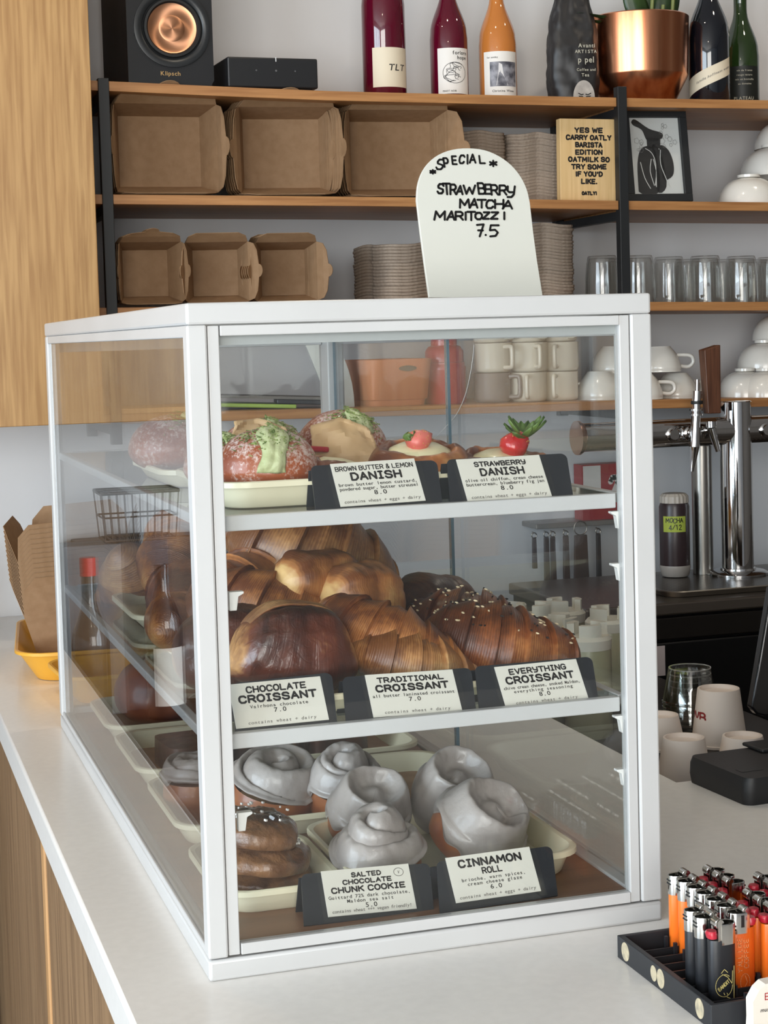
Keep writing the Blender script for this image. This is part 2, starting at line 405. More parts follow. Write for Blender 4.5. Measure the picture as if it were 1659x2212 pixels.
def window(name, axis, pos, h, nb):
    g = G(); w = .035
    def bar(a0, a1, z0, z1, mi=0, t=.05):
        if axis == 'x': g.box((pos - .06 - t / 2, a0, z0), (pos - .06 + t / 2, a1, z1), mi)
        else: g.box((a0, pos - .06 - t / 2, z0), (a1, pos - .06 + t / 2, z1), mi)
    bar(h[0], h[1], h[2], h[2] + w); bar(h[0], h[1], h[3] - w, h[3])
    for k in range(nb + 1):
        c = h[0] + (h[1] - h[0]) * k / nb; bar(max(h[0], c - w / 2), min(h[1], c + w / 2), h[2] + w, h[3] - w)
    bar(h[0], h[1], h[2] + w, h[3] - w, 1, .006)
    struct(g.build(name, [mat('window_frame_paint', (60, 60, 60), .5), M_PANE], smooth=0))
window('window_1', 'x', X0, WL, 3)
window('window_2', 'y', Y0, WF, 3)

# counter
CE = -.081
poly = [(CE, -1.1), (1.7, -1.1), (1.7, .468), (.70, .468), (.70, 2.275), (CE, 2.275)]
g = G(); g.prism(poly, -.045, 0)
ct = tag(g.build('countertop', M_COUNTER, bevel=.004), 'long white stone countertop under the pastry case', 'countertop')
cf = thing('service_counter', 'wood panelled counter front under the white top, lower left', 'counter', (0, .6, -.95))
g = G(); g.box((-.066, -1.7, 0), (.66, .158, .905)); g.box((-.066, .196, 0), (.66, 1.67, .905)); g.build('front_panel', M_FRONTW, cf, smooth=0)
g = G(); g.box((-.069, .16, 0), (-.05, .194, .905)); g.build('batten', M_BATTEN, cf, smooth=0, bevel=.002)
g = G(); g.box((.661, -1.7, 0), (1.66, -.27, .905)); g.build('return_panel', M_FRONTW, cf, smooth=0)
# low work surface on the staff side
g = G(); g.box((.705, .475, -.14), (1.20, 1.58, -.10)); g.box((.72, .49, -.95), (1.18, 1.56, -.1401))
tag(g.build('work_table', mat('dark_steel_table', (40, 36, 33), .45, .4), smooth=0, bevel=.003), 'dark low work table behind the counter edge, holding the cups', 'table')

# hanging oak cupboard
CBY = 1.80
cbz = at_y(219, 914, CBY).z; cbx = at_y(205, 400, CBY).x
cb = thing('hanging_cupboard', 'big oak veneered cupboard hanging on the wall at the far left', 'cupboard', (cbx, CBY, cbz))
g = G(); g.box((-2.0, .021, 0), (-.002, .478, 1.5)); g.build('carcass', M_OAK, cb, smooth=0)
for k in range(3):
    g = G(); g.box((-.66 * (k + 1) + .002, 0, 0), (-.66 * k, .02, 1.5)); g.build('door', M_OAK, cb, smooth=0, bevel=.0015)
# the round knot mark on the door near the camera edge: a ring of darker figure is in the veneer

# ------------------------------------------------------------------ steel and wood wall shelf
SHF, SHB = 1.90, 2.275
STAB = {1: [(.15, 1.087), (.231, 1.085), (.45, 1.078), (.678, 1.072), (1.0, 1.069), (1.306, 1.067), (1.33, 1.0665), (1.66, 1.066), (2.4, 1.064)],
        2: [(.15, .868), (.231, .867), (.779, .860), (1.301, .850), (1.657, .845), (2.4, .834)],
        3: [(.15, .6485), (.196, .648), (1.373, .634), (1.653, .628), (2.4, .617)],
        4: [(.15, .440), (.67, .433), (1.37, .424), (1.602, .418), (2.4, .406)]}
def sz(k, x):
    t = STAB[k]
    for (a, za), (b, zb) in zip(t, t[1:]):
        if x <= b: return za + (zb - za) * max(0, (x - a)) / (b - a)
    return t[-1][1]
su = thing('wall_shelf', 'four tier wall shelf of wood boards on black steel posts', 'shelf unit', (.2, SHF, .40))
for k in (1, 2, 3, 4):
    for a, b in ((.186, 1.300), (1.322, 2.4)):
        n = 14; g = G(); th = .019
        prof = [(SHF, -th), (SHF, 0), (SHB, 0), (SHB, -th)]
        g.loft([[(x - .2, y - SHF, sz(k, x) + dz - .40) for y, dz in prof] for x in [a + (b - a) * i / n for i in range(n + 1)]], cap0=True, cap1=True)
        g.build('board', M_SHELF, su, smooth=0, bevel=.001)
for x in (.2155, 1.311):
    lean = 0
    for yy, nm in ((SHF - .006, 'post'), (SHB - .03, 'post')):
        g = G(); g.box((x - .2 - .0105, yy - SHF, -.02), (x - .2 + .0105, yy - SHF + .022, .69)); g.build(nm, M_BLACK, su, smooth=0, bevel=.001)
    for k in (1, 2, 3, 4):
        z = sz(k, x) - .4 - .022
        g = G(); g.box((x - .2 - .009, .0165, z - .018), (x - .2 + .009, SHB - .031 - SHF, z)); g.build('bracket', M_BLACK, su, smooth=0)

# ------------------------------------------------------------------ the pastry case
W, D, H = .449, 1.1275, .61
pc = thing('pastry_case', 'white framed glass pastry case with three levels on the counter', 'display case', (0, 0, 0))
def part(name, boxes, m=M_WHITE, bevel=.0012, parent=pc, label=None):
    g = G()
    for a, b in boxes: g.box(a, b)
    return g.build(name, m, parent, bevel=bevel, smooth=0, label=label)
g = G(); g.box((0, 0, 0), (W, D, .0193)); g.build('base', M_WHITE, pc, bevel=.003, bseg=3)
part('base_board', [((.02, .016, .0195), (W - .02, D - .02, .0225))], M_BOARD, 0, label='brown wooden floor board of the case')
g = G(); tw_ = .034
g.loft([[(a, b, z) for a, b in q] for q, z in (([(tw_, tw_), (W - tw_, tw_), (W - tw_, D - tw_), (tw_, D - tw_)], .5905), ([(0, 0), (W, 0), (W, D), (0, D)], .5905), ([(0, 0), (W, 0), (W, D), (0, D)], H), ([(tw_, tw_), (W - tw_, tw_), (W - tw_, D - tw_), (tw_, D - tw_)], H), ([(tw_, tw_), (W - tw_, tw_), (W - tw_, D - tw_), (tw_, D - tw_)], .5905))])
g.build('top_frame', M_WHITE, pc, bevel=.0025, smooth=0)
part('top_pane', [((tw_ + .0003, tw_ + .0003, .600), (W - tw_ - .0003, D - tw_ - .0003, .604))], M_PANE, 0)
for (a, b) in (((0, 0), (.0183, .020)), ((W - .0215, 0), (W, .022)), ((0, D - .022), (.018, D)), ((W - .026, D - .050), (W, D))):
    part('post', [((a[0], a[1], .0205), (b[0], b[1], .5904))], bevel=.002)
door = part('front_door', [((.0190, .002, .0215), (.0293, .013, .5895)), ((.4163, .002, .0212), (.4264, .013, .5895)), ((.0303, .001, .0212), (.4160, .012, .0315)), ((.0303, .001, .5803), (.4160, .012, .5895))], bevel=.0008)
part('seal', [((.030, .012, .572), (.4163, .018, .5803)), ((.0285, .0135, .0320), (.030, .016, .572)), ((.4168, .0135, .032), (.4185, .016, .572))], mat('grey_seal', (168, 170, 168), .5), 0, door)
part('pane', [((.0294, .006, .0316), (.4162, .0095, .5802))], M_PANE, 0, door)
# left side
part('side_rail', [((.001, .0205, .5795), (.009, D - .0225, .5903))])
part('side_rail', [((.001, .0205, .0197), (.0085, D - .0225, .0268))])
part('pane_stop', [((.004, D - .034, .027), (.012, D - .0225, .5793))])
part('side_pane', [((.0035, .0205, .0270), (.0065, D - .0345, .5793))], M_PANE, 0)
# right side: two sliding panes in a track
part('track', [((W - .021, .0225, .5700), (W - .001, D - .0505, .5903))])
part('track', [((W - .021, .0225, .0197), (W - .001, D - .0505, .0255))])
for k, (xa, ya, yb) in enumerate(((W - .008, .024, .575), (W - .016, .545, D - .054))):
    sp = part('sliding_pane', [((xa - .0015, ya, .0258), (xa + .0015, yb, .5698))], M_PANE, 0)
    part('pane_edge', [((xa - .0018, yb - .0005, .0258), (xa + .0018, yb + .0012, .5698))], M_EDGE, 0, sp)
    part('pane_edge', [((xa - .0018, ya - .0012, .0258), (xa + .0018, ya + .0005, .5698))], M_EDGE, 0, sp)
# back
part('back_rail', [((.0185, D - .020, .566), (W - .0265, D - .002, .5903))])
part('back_rail', [((.0185, D - .020, .0197), (W - .0265, D - .002, .032))])
part('back_pane', [((.0185, D - .012, .0325), (W - .0265, D - .009, .5658))], M_PANE, 0)
SH1, SH2 = .4187, .2203
for zt in (SH1, SH2):
    sf = part('inner_shelf', [((.0295, .0155, zt - .0142), (.4155, .026, zt)), ((.0090, .0275, zt - .010), (.018, D - .036, zt)), ((W - .031, .0265, zt - .010), (W - .0225, D - .053, zt)), ((.0295, D - .045, zt - .010), (.4155, D - .0365, zt))], bevel=.0012)
    part('shelf_pane', [((.0182, .0265, zt - .006), (W - .0312, D - .0455, zt - .001))], glass('shelf_glass', (236, 243, 240), .05), 0, sf)
def clip(px, py, flip):
    p = at_y(px, py, .0215)
    g = G(); s = -1 if flip else 1
    g.prism([(0, 0), (s * .0135, 0), (s * .0135, -.002), (s * .0085, -.0045), (s * .0065, -.017), (0, -.017)], 0, .008, M=Matrix.Translation(p) @ Matrix.Rotation(PI / 2, 4, 'X'))
    g.build('shelf_clip', M_CLIP, pc, bevel=.0005, smooth=0)
for q in ((1341, 1102, 1), (1343, 1214, 1), (1349, 1541, 1), (1353, 1656, 1), (491, 1277, 0), (510, 1752, 0)): clip(*q)
g = G(); g.tube(smooth3([at_x(px, py, W - .0102) for px, py in ((1024, 745), (1019, 790), (1006, 850), (986, 895), (960, 925), (936, 950))]), .00045, 5)
g.build('hairline_crack', mat('crack_white', (214, 214, 212), .4), pc, smooth=60)
# two little torn paper scraps stuck along the top edge
for px, py, w in ((808, 717, .009), (1131, 716, .011)):
    p = at_y(px, py, .0195); g = G(); g.box((p.x - w / 2, p.y, p.z - .003), (p.x + w / 2, p.y + .0008, p.z + .003))
    g.build('tape_scrap', mat('olive_tape', (150, 146, 96), .7), pc, smooth=0)

# ------------------------------------------------------------------ price tags
def price_tag(title, sub, price, foot, hold, card, zshelf, label, badge=False, sleeve=True, lean=.030, pale=None):
    BL = at_z(*hold[3], zshelf + .0012); yb = max(BL.y, .0285)
    BL = at_y(*hold[3], yb); BR = at_y(*hold[2], yb); TL = at_y(*hold[0], yb + lean); TR = at_y(*hold[1], yb + lean)
    dz = zshelf + .0012 - (BL.z + BR.z) / 2
    Pm = (BL + BR) / 2
    u, v, n = frame(Pm, BR - BL, (TL + TR - BL - BR) / 2)
    def loc(p): d = p - Pm; return (d.dot(u), d.dot(v))
    t = thing('price_tag', label, 'price tag', (Pm.x, Pm.y, Pm.z), group='black price tags standing in the case')
    M = Matrix((u, v, n)).transposed().to_4x4()
    q = [loc(p) for p in (BL, BR, TR, TL)]
    ex = max(0, (Pm.z - zshelf - .0012) / v.z)
    q[0] = (q[0][0], q[0][1] - ex); q[1] = (q[1][0], q[1][1] - ex)
    # black holder: sloped face, folded foot and back leg
    g = G(); r = .006
    def rounded(q):
        (x0, y0), (x1, y1), (x2, y2), (x3, y3) = q; pts = [(x0, y0), (x1, y1)]
        for k in range(5):
            a = k / 4 * PI / 2; pts.append((x2 - r + r * math.cos(a), y2 - r + r * math.sin(a)))
        for k in range(5):
            a = PI / 2 + k / 4 * PI / 2; pts.append((x3 + r + r * math.cos(a), y3 - r + r * math.sin(a)))
        return pts
    g.prism(rounded(q), -.0022, 0, M=M)
    hw = (q[1][0] - q[0][0]) / 2; ht = q[2][1]
    g.build('holder', M_TAGBLACK, t, smooth=30)
    g = G(); back = V((0, lean + .012, -ex * v.z - .0003)); topc = v * (ht * .93) - n * .0028
    a = u * (-hw * .96); b = u * (hw * .96)
    vs = [topc + a, topc + b, back + b, back + a]; off = V((0, .0018, 0))
    vs2 = [p + off for p in vs]
    g.add(vs + vs2, [(0, 1, 2, 3), (7, 6, 5, 4), (0, 4, 5, 1), (1, 5, 6, 2), (2, 6, 7, 3), (3, 7, 4, 0)])
    g.build('back_leg', M_TAGBLACK, t, smooth=0)
    # card, with its own slight slant in the sleeve
    c = []
    for k, (px, py) in enumerate(card):
        d = ray(px, py); den = d.dot(n); P0 = Pm + n * .0012
        c.append(CAM + d * ((P0 - CAM).dot(n) / den))
    cu = ((c[1] - c[0]) + (c[2] - c[3])) * .5; cv = ((c[0] - c[3]) + (c[1] - c[2])) * .5; cc = sum(c, V()) / 4
    w, h = cu.length, cv.length; uu = cu.normalized(); vv = (cv - uu * cv.dot(uu)).normalized()
    O = cc - Pm
    g = G(); Mc = Matrix((uu, vv, n)).transposed().to_4x4(); Mc.translation = O
    g.box((-w / 2, -h / 2, -.0008), (w / 2, h / 2, 0), M=Mc)
    cd = g.build('card', M_CARD, t, smooth=0)
    fn = plane_fn(O, uu, vv, n, .00025)
    geos = []; y = h * .5
    y -= h * .05
    for (s, hh, tw) in title:
        y -= h * (hh + .034); th = min(h * hh * .25, w * tw / len(s) * .24)
        cw = (w * tw - th) / (sum(.5 if c == ' ' else (1.02 if c == 'I' else (1.55 if c in 'MW' else 1.3)) for c in s))
        geos.append(stroke_text(s, h * hh - th, cw, th, gap=.30, cy=y + th / 2))
    y -= h * .03
    small = []
    for s in sub:
        y -= h * .098; small.append(type_text(s, h * .105, cell=min(.66, w * .93 / (len(s) * h * .105)), cy=y + h * .01))
    y -= h * .115; small.append(type_text(price, h * .14, cell=.66, cy=y))
    g = G(); g.flat(join2d(*geos), fn); g.build('title_lettering', M_INK, cd, smooth=0, fix=False)
    g = G(); g.flat(join2d(*small), fn); g.build('small_lettering', M_INK, cd, smooth=0, fix=False)
    gs = [type_text(foot, h * .10, cell=min(.66, w * .9 / (len(foot) * h * .10)), cy=-h * .44, slant=.15)]
    if pale: gs.append(pale(w, h))
    if badge:
        el = [(w * .37 + w * .055 * math.cos(a * PI / 12), h * .335 + h * .088 * math.sin(a * PI / 12)) for a in range(25)]
        gs.append(ribbon([el], h * .012)); gs.append(type_text('V', h * .10, cx=w * .37, cy=h * .30))
    g = G(); g.flat(join2d(*gs), fn); g.build('faint_lettering', M_INKG, cd, smooth=0, fix=False)
    if sleeve:
        g = G(); Ms = Mc.copy(); Ms.translation = O + n * .0012 + vv * h * .01
        g.box((-w / 2 - .005, -h / 2 - .006, -.0001), (w / 2 + .005, h / 2 + .006, .0001), M=Ms)
        g.build('clear_sleeve', M_CLEAR, t, smooth=0)
    return t
ZB = .0226
price_tag([('BROWN BUTTER & LEMON', .115, .93), ('DANISH', .20, .64)], ['brown butter lemon custard,', 'powdered sugar, butter streusel'], '8.0', 'contains wheat + eggs + dairy',
          [(670, 1006), (942, 994), (956, 1088), (682, 1103)], [(717, 1002), (899, 990), (915, 1081), (732, 1095)], SH1, 'price tag reading brown butter and lemon danish, on the top shelf')
price_tag([('STRAWBERRy', .125, .64), ('DANISH', .19, .56)], ['olive oil chiffon, cream cheese', 'buttercream, blueberry fig jam'], '8.0', 'contains wheat + eggs + dairy',
          [(963, 993), (1222, 979), (1238, 1071), (973, 1086)], [(991, 993), (1172, 982), (1185, 1073), (1005, 1084)], SH1, 'price tag reading strawberry danish, on the top shelf')
price_tag([('CHOCOLATE', .16, .68), ('CROISSANT', .19, .88)], ['Valrhona chocolate'], '7.0', 'contains wheat + dairy',
          [(503, 1476), (716, 1452), (728, 1560), (508, 1580)], [(498, 1479), (696, 1460), (706, 1555), (506, 1574)], SH2, 'price tag reading chocolate croissant, on the middle shelf')
price_tag([('TRADITIONAL', .14, .78), ('CROISSANT', .18, .86)], ['all butter laminated croissant'], '7.0', 'contains wheat + dairy',
          [(738, 1463), (1016, 1442), (1029, 1537), (748, 1560)], [(793, 1458), (985, 1446), (991, 1536), (802, 1550)], SH2, 'price tag reading traditional croissant, on the middle shelf')
price_tag([('EVERyTHING', .15, .72), ('CROISSANT', .19, .86)], ['chive cream cheese, smoked Maldon,', 'everything seasoning'], '8.0', 'contains wheat + dairy',
          [(1024, 1440), (1277, 1418), (1293, 1513), (1036, 1536)], [(1074, 1441), (1251.5, 1423), (1264.6, 1511), (1087, 1530)], SH2, 'price tag reading everything croissant, on the middle shelf')
price_tag([('SALTED', .115, .36), ('CHOCOLATE', .115, .58), ('CHUNK COOKIE', .14, .86)], ['Guittard 72% dark chocolate,', 'Maldon sea salt'], '5.0', 'contains wheat +++ vegan friendly!',
          [(649, 1889), (927, 1864), (938, 1974), (657, 2000)], [(697, 1882.5), (887, 1865), (895, 1963), (705, 1981)], ZB, 'price tag reading salted chocolate chunk cookie, on the bottom level', badge=True)
price_tag([('CINNAMON', .19, .78), ('ROLL', .15, .26)], ['brioche, warm spices,', 'cream cheese glaze'], '6.0', 'contains wheat + eggs + dairy',
          [(941, 1862), (1190, 1827), (1204, 1931), (950, 1970)], [(966.6, 1853), (1149, 1828.6), (1163, 1925), (980.6, 1951.5)], ZB, 'price tag reading cinnamon roll, on the bottom level')
# ------------------------------------------------------------------ trays
def rrect(w, d, r, z, n=6):
    pts = []
    for cx, cy, a0 in ((w / 2 - r, d / 2 - r, 0), (-w / 2 + r, d / 2 - r, PI / 2), (-w / 2 + r, -d / 2 + r, PI), (w / 2 - r, -d / 2 + r, 1.5 * PI)):
        for k in range(n + 1):
            a = a0 + k / n * PI / 2; pts.append((cx + r * math.cos(a), cy + r * math.sin(a), z))
    return pts
def tray(cx, cy, z, w, d, label, h=.022, m=None, rot=0, group='cream enamel trays in the case', r=.035, name='serving_tray', liner=False, flare=.014):
    t = thing(name, label, 'tray', (cx, cy, z), (0, 0, rot), group)
    g = G(); f = flare
    g.loft([rrect(w - 2 * f - .004, d - 2 * f - .004, r * .7, .0), rrect(w - 2 * f, d - 2 * f, r * .75, .002), rrect(w - .012, d - .012, r * .95, h - .006), rrect(w, d, r, h - .006), rrect(w, d, r, h - .001), rrect(w - .003, d - .003, r, h),
            rrect(w - .012, d - .012, r * .95, h - .001), rrect(w - .017, d - .017, r * .9, h - .006), rrect(w - 2 * f - .006, d - 2 * f - .006, r * .7, .0035)], cap0=True, cap1=True)
    g.build('tray_body', m or M_CREAM, t, smooth=40)
    if liner:
        g = G(); g.loft([rrect(w - 2 * f - .012, d - 2 * f - .012, r * .6, .0037), rrect(w - 2 * f - .012, d - 2 * f - .012, r * .6, .0043)], cap0=True, cap1=True)
        g.build('paper_liner', mat('brown_baking_paper', (150, 112, 78), .7, rgb2=(170, 132, 96), scale=30), t, smooth=0)
    return t
rows = [(.055, .30), (.335, .575), (.605, .84), (.87, 1.085)]
names = ['nearest the front', 'in the second row', 'in the third row', 'at the back']
# bottom level
tray(.094, .187, ZB, .128, .190, 'narrow cream tray under the cookies, bottom level front left', h=.026)
tray(.286, .195, ZB, .246, .215, 'wide cream tray under the cinnamon rolls, bottom level front right', h=.028)
for k in (1, 2, 3):
    a, b = rows[k]; tray(.222, (a + b) / 2, ZB, .372, b - a, 'cream enamel tray on the bottom level, ' + names[k], h=.026, liner=True)
for k in (0, 1, 2):
    a, b = rows[k]; tray(.222, (a + b) / 2, SH2, .365, b - a, 'cream enamel tray on the middle shelf, ' + names[k], h=.020)
tray(.213, .182, SH1, .356, .24, 'cream enamel tray on the top shelf, nearest the front', h=.026)
tray(.213, .455, SH1, .36, .24, 'cream enamel tray on the top shelf, in the second row', h=.02)

# ------------------------------------------------------------------ baked things
P_CRO = pastry('croissant_crust', (100, 52, 24), (172, 110, 58), (220, 170, 110), 30, .42)
P_CROB = pastry('croissant_crust_pale', (112, 66, 30), (172, 120, 70), (216, 176, 120), 24, .42)
P_CROD = pastry('croissant_crust_dark', (76, 38, 18), (134, 74, 36), (190, 130, 76), 26, .42)
P_CHOC = pastry('chocolate_croissant_crust', (50, 22, 14), (96, 46, 26), (216, 164, 104), 11, 1.0, .24, ends=.08, coat=.5, contrast=(.28, .64, 1.02), wamt=.02, dist=9, nscale=70, ndist=1.6)
P_PALE = pastry('butter_roll_crust', (112, 62, 30), (178, 116, 64), (220, 178, 116), 12, .8, .45, ends=.07, wamt=.06, dist=9, nscale=80, coat=.1)
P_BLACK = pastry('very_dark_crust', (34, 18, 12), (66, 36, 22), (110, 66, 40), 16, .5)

def croissant_geo(L, r, curve, k=7, seed=0, hz=.86, plump=1.0, nu=110, nv=26):
    rr = random.Random(seed); ph = [rr.uniform(0, 6) for _ in range(4)]
    def f(u, v):
        t = 2 * u - 1
        a = t * curve
        Rad = L / (2 * math.sin(curve)) if curve > .05 else 1e3
        x = Rad * math.sin(a); y = Rad * (1 - math.cos(a))
        env = max(0.0, 1 - abs(t) ** 2.0) ** .62 * .86 + .14 * (1 - abs(t) ** 8)
        s = abs(t) * (k / 2) + .5
        fr = s - math.floor(s)
        ridge = 1 + .17 * (1 - abs(t)) ** .3 * ((1 - fr) ** 1.4 - .45) + .035 * math.sin(9 * t + ph[0])
        w = 2 * PI * v
        tw = .05 * math.sin(2 * w + ph[1] + 3 * t)
        rad = r * env * plump * ridge * (1 + tw)
        n_x, n_y = -math.sin(a), math.cos(a)
        c, sn = math.cos(w), math.sin(w)
        zz = rad * hz * sn
        if sn < 0: zz *= .72
        return (x + n_x * rad * c, y + n_y * rad * c, zz)
    g = G(); g.grid(f, nu, nv, wv=True)
    return g
def roll_geo(L, rx, rz, seed=0, spiral=.12, sq=2.6, nu=60, nv=40, skew=0, taper=0):
    rr = random.Random(seed); ph = [rr.uniform(0, 6) for _ in range(6)]
    def f(u, v):
        t = 2 * u - 1; w = 2 * PI * v
        env = (1 - abs(t) ** 3.4) ** .5 if abs(t) < 1 else 0
        c, s = math.cos(w), math.sin(w)
        q = (abs(c) ** sq + abs(s) ** sq) ** (-1 / sq)
        fold = 1 - spiral * math.exp(-((v - .14) / .018) ** 2) + spiral * .5 * math.exp(-((v - .19) / .05) ** 2) - spiral * .7 * math.exp(-((v - .40) / .015) ** 2)
        wob = 1 + .07 * noise.noise(V((t * 2.2 + seed, c * 1.4, s * 1.4))) + .03 * noise.noise(V((t * 6 + seed, c * 4, s * 4))) + .035 * math.sin(3 * w + ph[0] + 2 * t) + .03 * math.sin(5 * t + ph[1] + w)
        m = env * q * fold * wob
        return (t * L / 2 * (1 - taper * s * env) + skew * c * .2 * L * t, rx * c * m, rz * s * m * (1 if s > 0 else .8))
    g = G(); g.grid(f, nu, nv, wv=True)
    return g
def bake(name, label, cat, g, m, loc, rot, group=None):
    o = g.build(name, m, None, loc, rot, smooth=60)
    return tag(o, label, cat, group)
d2 = math.radians
CG = 'pastries piled on the middle shelf'
tz = SH2 + .005
p = at_y(632, 1408, .118)
c1 = thing('chocolate_croissant', 'dark glossy chocolate croissant behind the chocolate croissant tag', 'pastry', (p.x, p.y, p.z), (d2(-6), d2(8), d2(8)), CG)
roll_geo(.126, .046, .046, 3, .13, taper=.24).build('dough', P_CHOC, c1, smooth=60)
P_LAY = pastry('layered_dough_edge', (110, 62, 30), (176, 122, 72), (222, 182, 124), 9, .9, .5, wamt=.45, dist=2.5, coat=0, contrast=(.2, .6, 1.0))
def layer_edge(parent, L, rx, rz, w0, w1, seed, k=1.02):
    rr_ = random.Random(seed)
    def f(u, v):
        t = (2 * v - 1) * .90; w = w0 + (w1 - w0) * u
        env = (1 - abs(t) ** 3.4) ** .5; c, s = math.cos(w), math.sin(w); q = (abs(c) ** 2.6 + abs(s) ** 2.6) ** (-1 / 2.6)
        kk = k + .05 * math.sin(PI * u) + .02 * noise.noise(V((t * 3, u * 3, seed))) + .012 * math.sin(u * 26)
        return (t * L / 2 * (1 - .24 * s * env), rx * c * env * q * kk, rz * s * env * q * kk)
    g = G(); g.grid(f, 24, 40); g.build('layered_edge', P_LAY, parent, smooth=60, solid=.002)
layer_edge(c1, .126, .046, .046, PI * .62, PI * .34, 3)
p = at_y(505, 1415, .20)
bake('chocolate_croissant', 'dark chocolate croissant half hidden by the left front post', 'pastry', roll_geo(.12, .045, .045, 8, .13), P_CHOC, (p.x, .215, p.z), (0, d2(-4), d2(-20)), CG)
p = at_y(812, 1375, .135)
bake('croissant', 'golden ridged butter croissant behind the traditional croissant tag', 'pastry', croissant_geo(.155, .039, .75, 7, 1, .95), P_CRO, (p.x + .012, .145, p.z - .008), (d2(6), d2(22), d2(-28)), CG)
p = at_y(905, 1420, .115)
bake('croissant', 'pale butter croissant end curling behind the traditional croissant tag', 'pastry', croissant_geo(.14, .036, .7, 7, 2, .95), P_CROB, (p.x, .12, p.z - .012), (d2(4), d2(16), d2(8)), CG)
def everything(px, py, Y, rot, L, label, seed, dz=0):
    p = at_y(px, py, Y)
    t = thing('everything_croissant', label, 'pastry', (p.x, Y, p.z + dz), rot, CG)
    g0 = croissant_geo(L, .047, .55, 7, seed, 1.0); g0.build('dough', P_CROD, t, smooth=60)
    rs = random.Random(seed); g = G(); nseed = 0
    vs = g0.v
    while nseed < 95:
        q = V(vs[rs.randrange(len(vs))])
        if q.z < .022: continue
        a = rs.uniform(0, PI); dd = V((math.cos(a), math.sin(a), 0)) * .0022
        nrm = V((0, q.y, q.z)).normalized(); q = q + nrm * .0008
        g.tube([q - dd, q - dd * .3, q + dd * .4, q + dd], [.0003, .0010, .0011, .0003], 6, mi=0 if rs.random() < .55 else 1)
        nseed += 1
    o = g.build('seed_topping', [mat('sesame_seed', (226, 206, 168), .5), mat('poppy_and_onion', (34, 26, 20), .6)], t); o['kind'] = 'stuff'
everything(1085, 1405, .155, (d2(4), d2(14), d2(-10)), .168, 'big seeded everything croissant nearest the front, above its tag', 4)
everything(1010, 1372, .25, (d2(5), d2(8), d2(-24)), .15, 'seeded everything croissant leaning behind the front seeded one', 6)
p = at_y(935, 1325, .36)
bake('chocolate_croissant', 'dull brown rounded pastry behind the seeded croissants', 'pastry', roll_geo(.12, .05, .05, 9, .10, 2.2), pastry('dull_crust', (60, 34, 22), (104, 66, 44), (136, 96, 66), 8, .3), (p.x, .36, p.z - .006), (0, d2(6), d2(30)), CG)
p = at_y(782, 1300, .27)
bake('chocolate_croissant', 'square ended golden pastry standing on the pile, above the butter croissant', 'pastry', roll_geo(.092, .041, .040, 12, .13, 3.0), P_PALE, (p.x, .27, p.z), (d2(4), d2(6), d2(20)), CG)
p = at_y(690, 1255, .31)
bake('cheese_roll', 'pale cheese filled roll lying under the biggest croissant', 'pastry', roll_geo(.11, .036, .034, 14, .12, 2.3), P_PALE, (p.x, .31, p.z), (0, d2(6), d2(28)), CG)
p = at_y(682, 1205, .40)
bake('croissant', 'biggest tan croissant on top of the pile, reaching the shelf above', 'pastry', croissant_geo(.205, .066, .62, 6, 21, 1.05), P_CROB, (p.x, .42, p.z - .012), (d2(8), d2(24), d2(-14)), CG)
p = at_y(600, 1330, .30)
bake('croissant', 'brown croissant with torn flaky skin left of the golden roll', 'pastry', croissant_geo(.19, .046, .5, 6, 23, 1.0), P_CRO, (p.x, .30, p.z - .004), (d2(10), d2(20), d2(-24)), CG)
p = at_y(530, 1270, .38)
bake('croissant', 'orange brown croissant tip beside the left front post', 'pastry', croissant_geo(.15, .046, .6, 6, 25, 1.05), P_CRO, (p.x - .01, .38, p.z - .012), (d2(6), d2(-24), d2(30)), CG)
p = at_y(545, 1195, .50)
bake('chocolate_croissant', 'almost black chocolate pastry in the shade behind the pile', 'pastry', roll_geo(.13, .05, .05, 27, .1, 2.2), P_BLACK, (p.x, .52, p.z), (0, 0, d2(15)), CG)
# seen through the left pane
p = at_x(300, 1290, .085)
bake('croissant', 'tall curved croissant seen through the side pane, farther back', 'pastry', croissant_geo(.185, .052, .55, 6, 31, 1.0), P_CROB, (.085, p.y + .02, p.z), (d2(12), d2(46), d2(80)), CG)
p = at_x(375, 1195, .10)
bake('croissant', 'golden croissant end just left of the front left post', 'pastry', croissant_geo(.16, .05, .5, 6, 33, 1.0), P_CRO, (.115, p.y + .05, p.z - .01), (d2(0), d2(-30), d2(70)), CG)
p = at_x(380, 1350, .07)
bake('croissant', 'dark croissant low on the near tray, seen through the side pane', 'pastry', croissant_geo(.15, .044, .5, 6, 35, 1.0), P_CROD, (.085, p.y + .02, SH2 + .05), (0, 0, d2(85)), CG)
p = at_x(400, 1470, .05)
bake('croissant', 'ridged croissant end at the front of the near tray, seen through the side pane', 'pastry', croissant_geo(.12, .036, .5, 7, 37, 1.0), P_CRO, (.055, p.y + .045, SH2 + .042), (0, 0, d2(70)), CG)

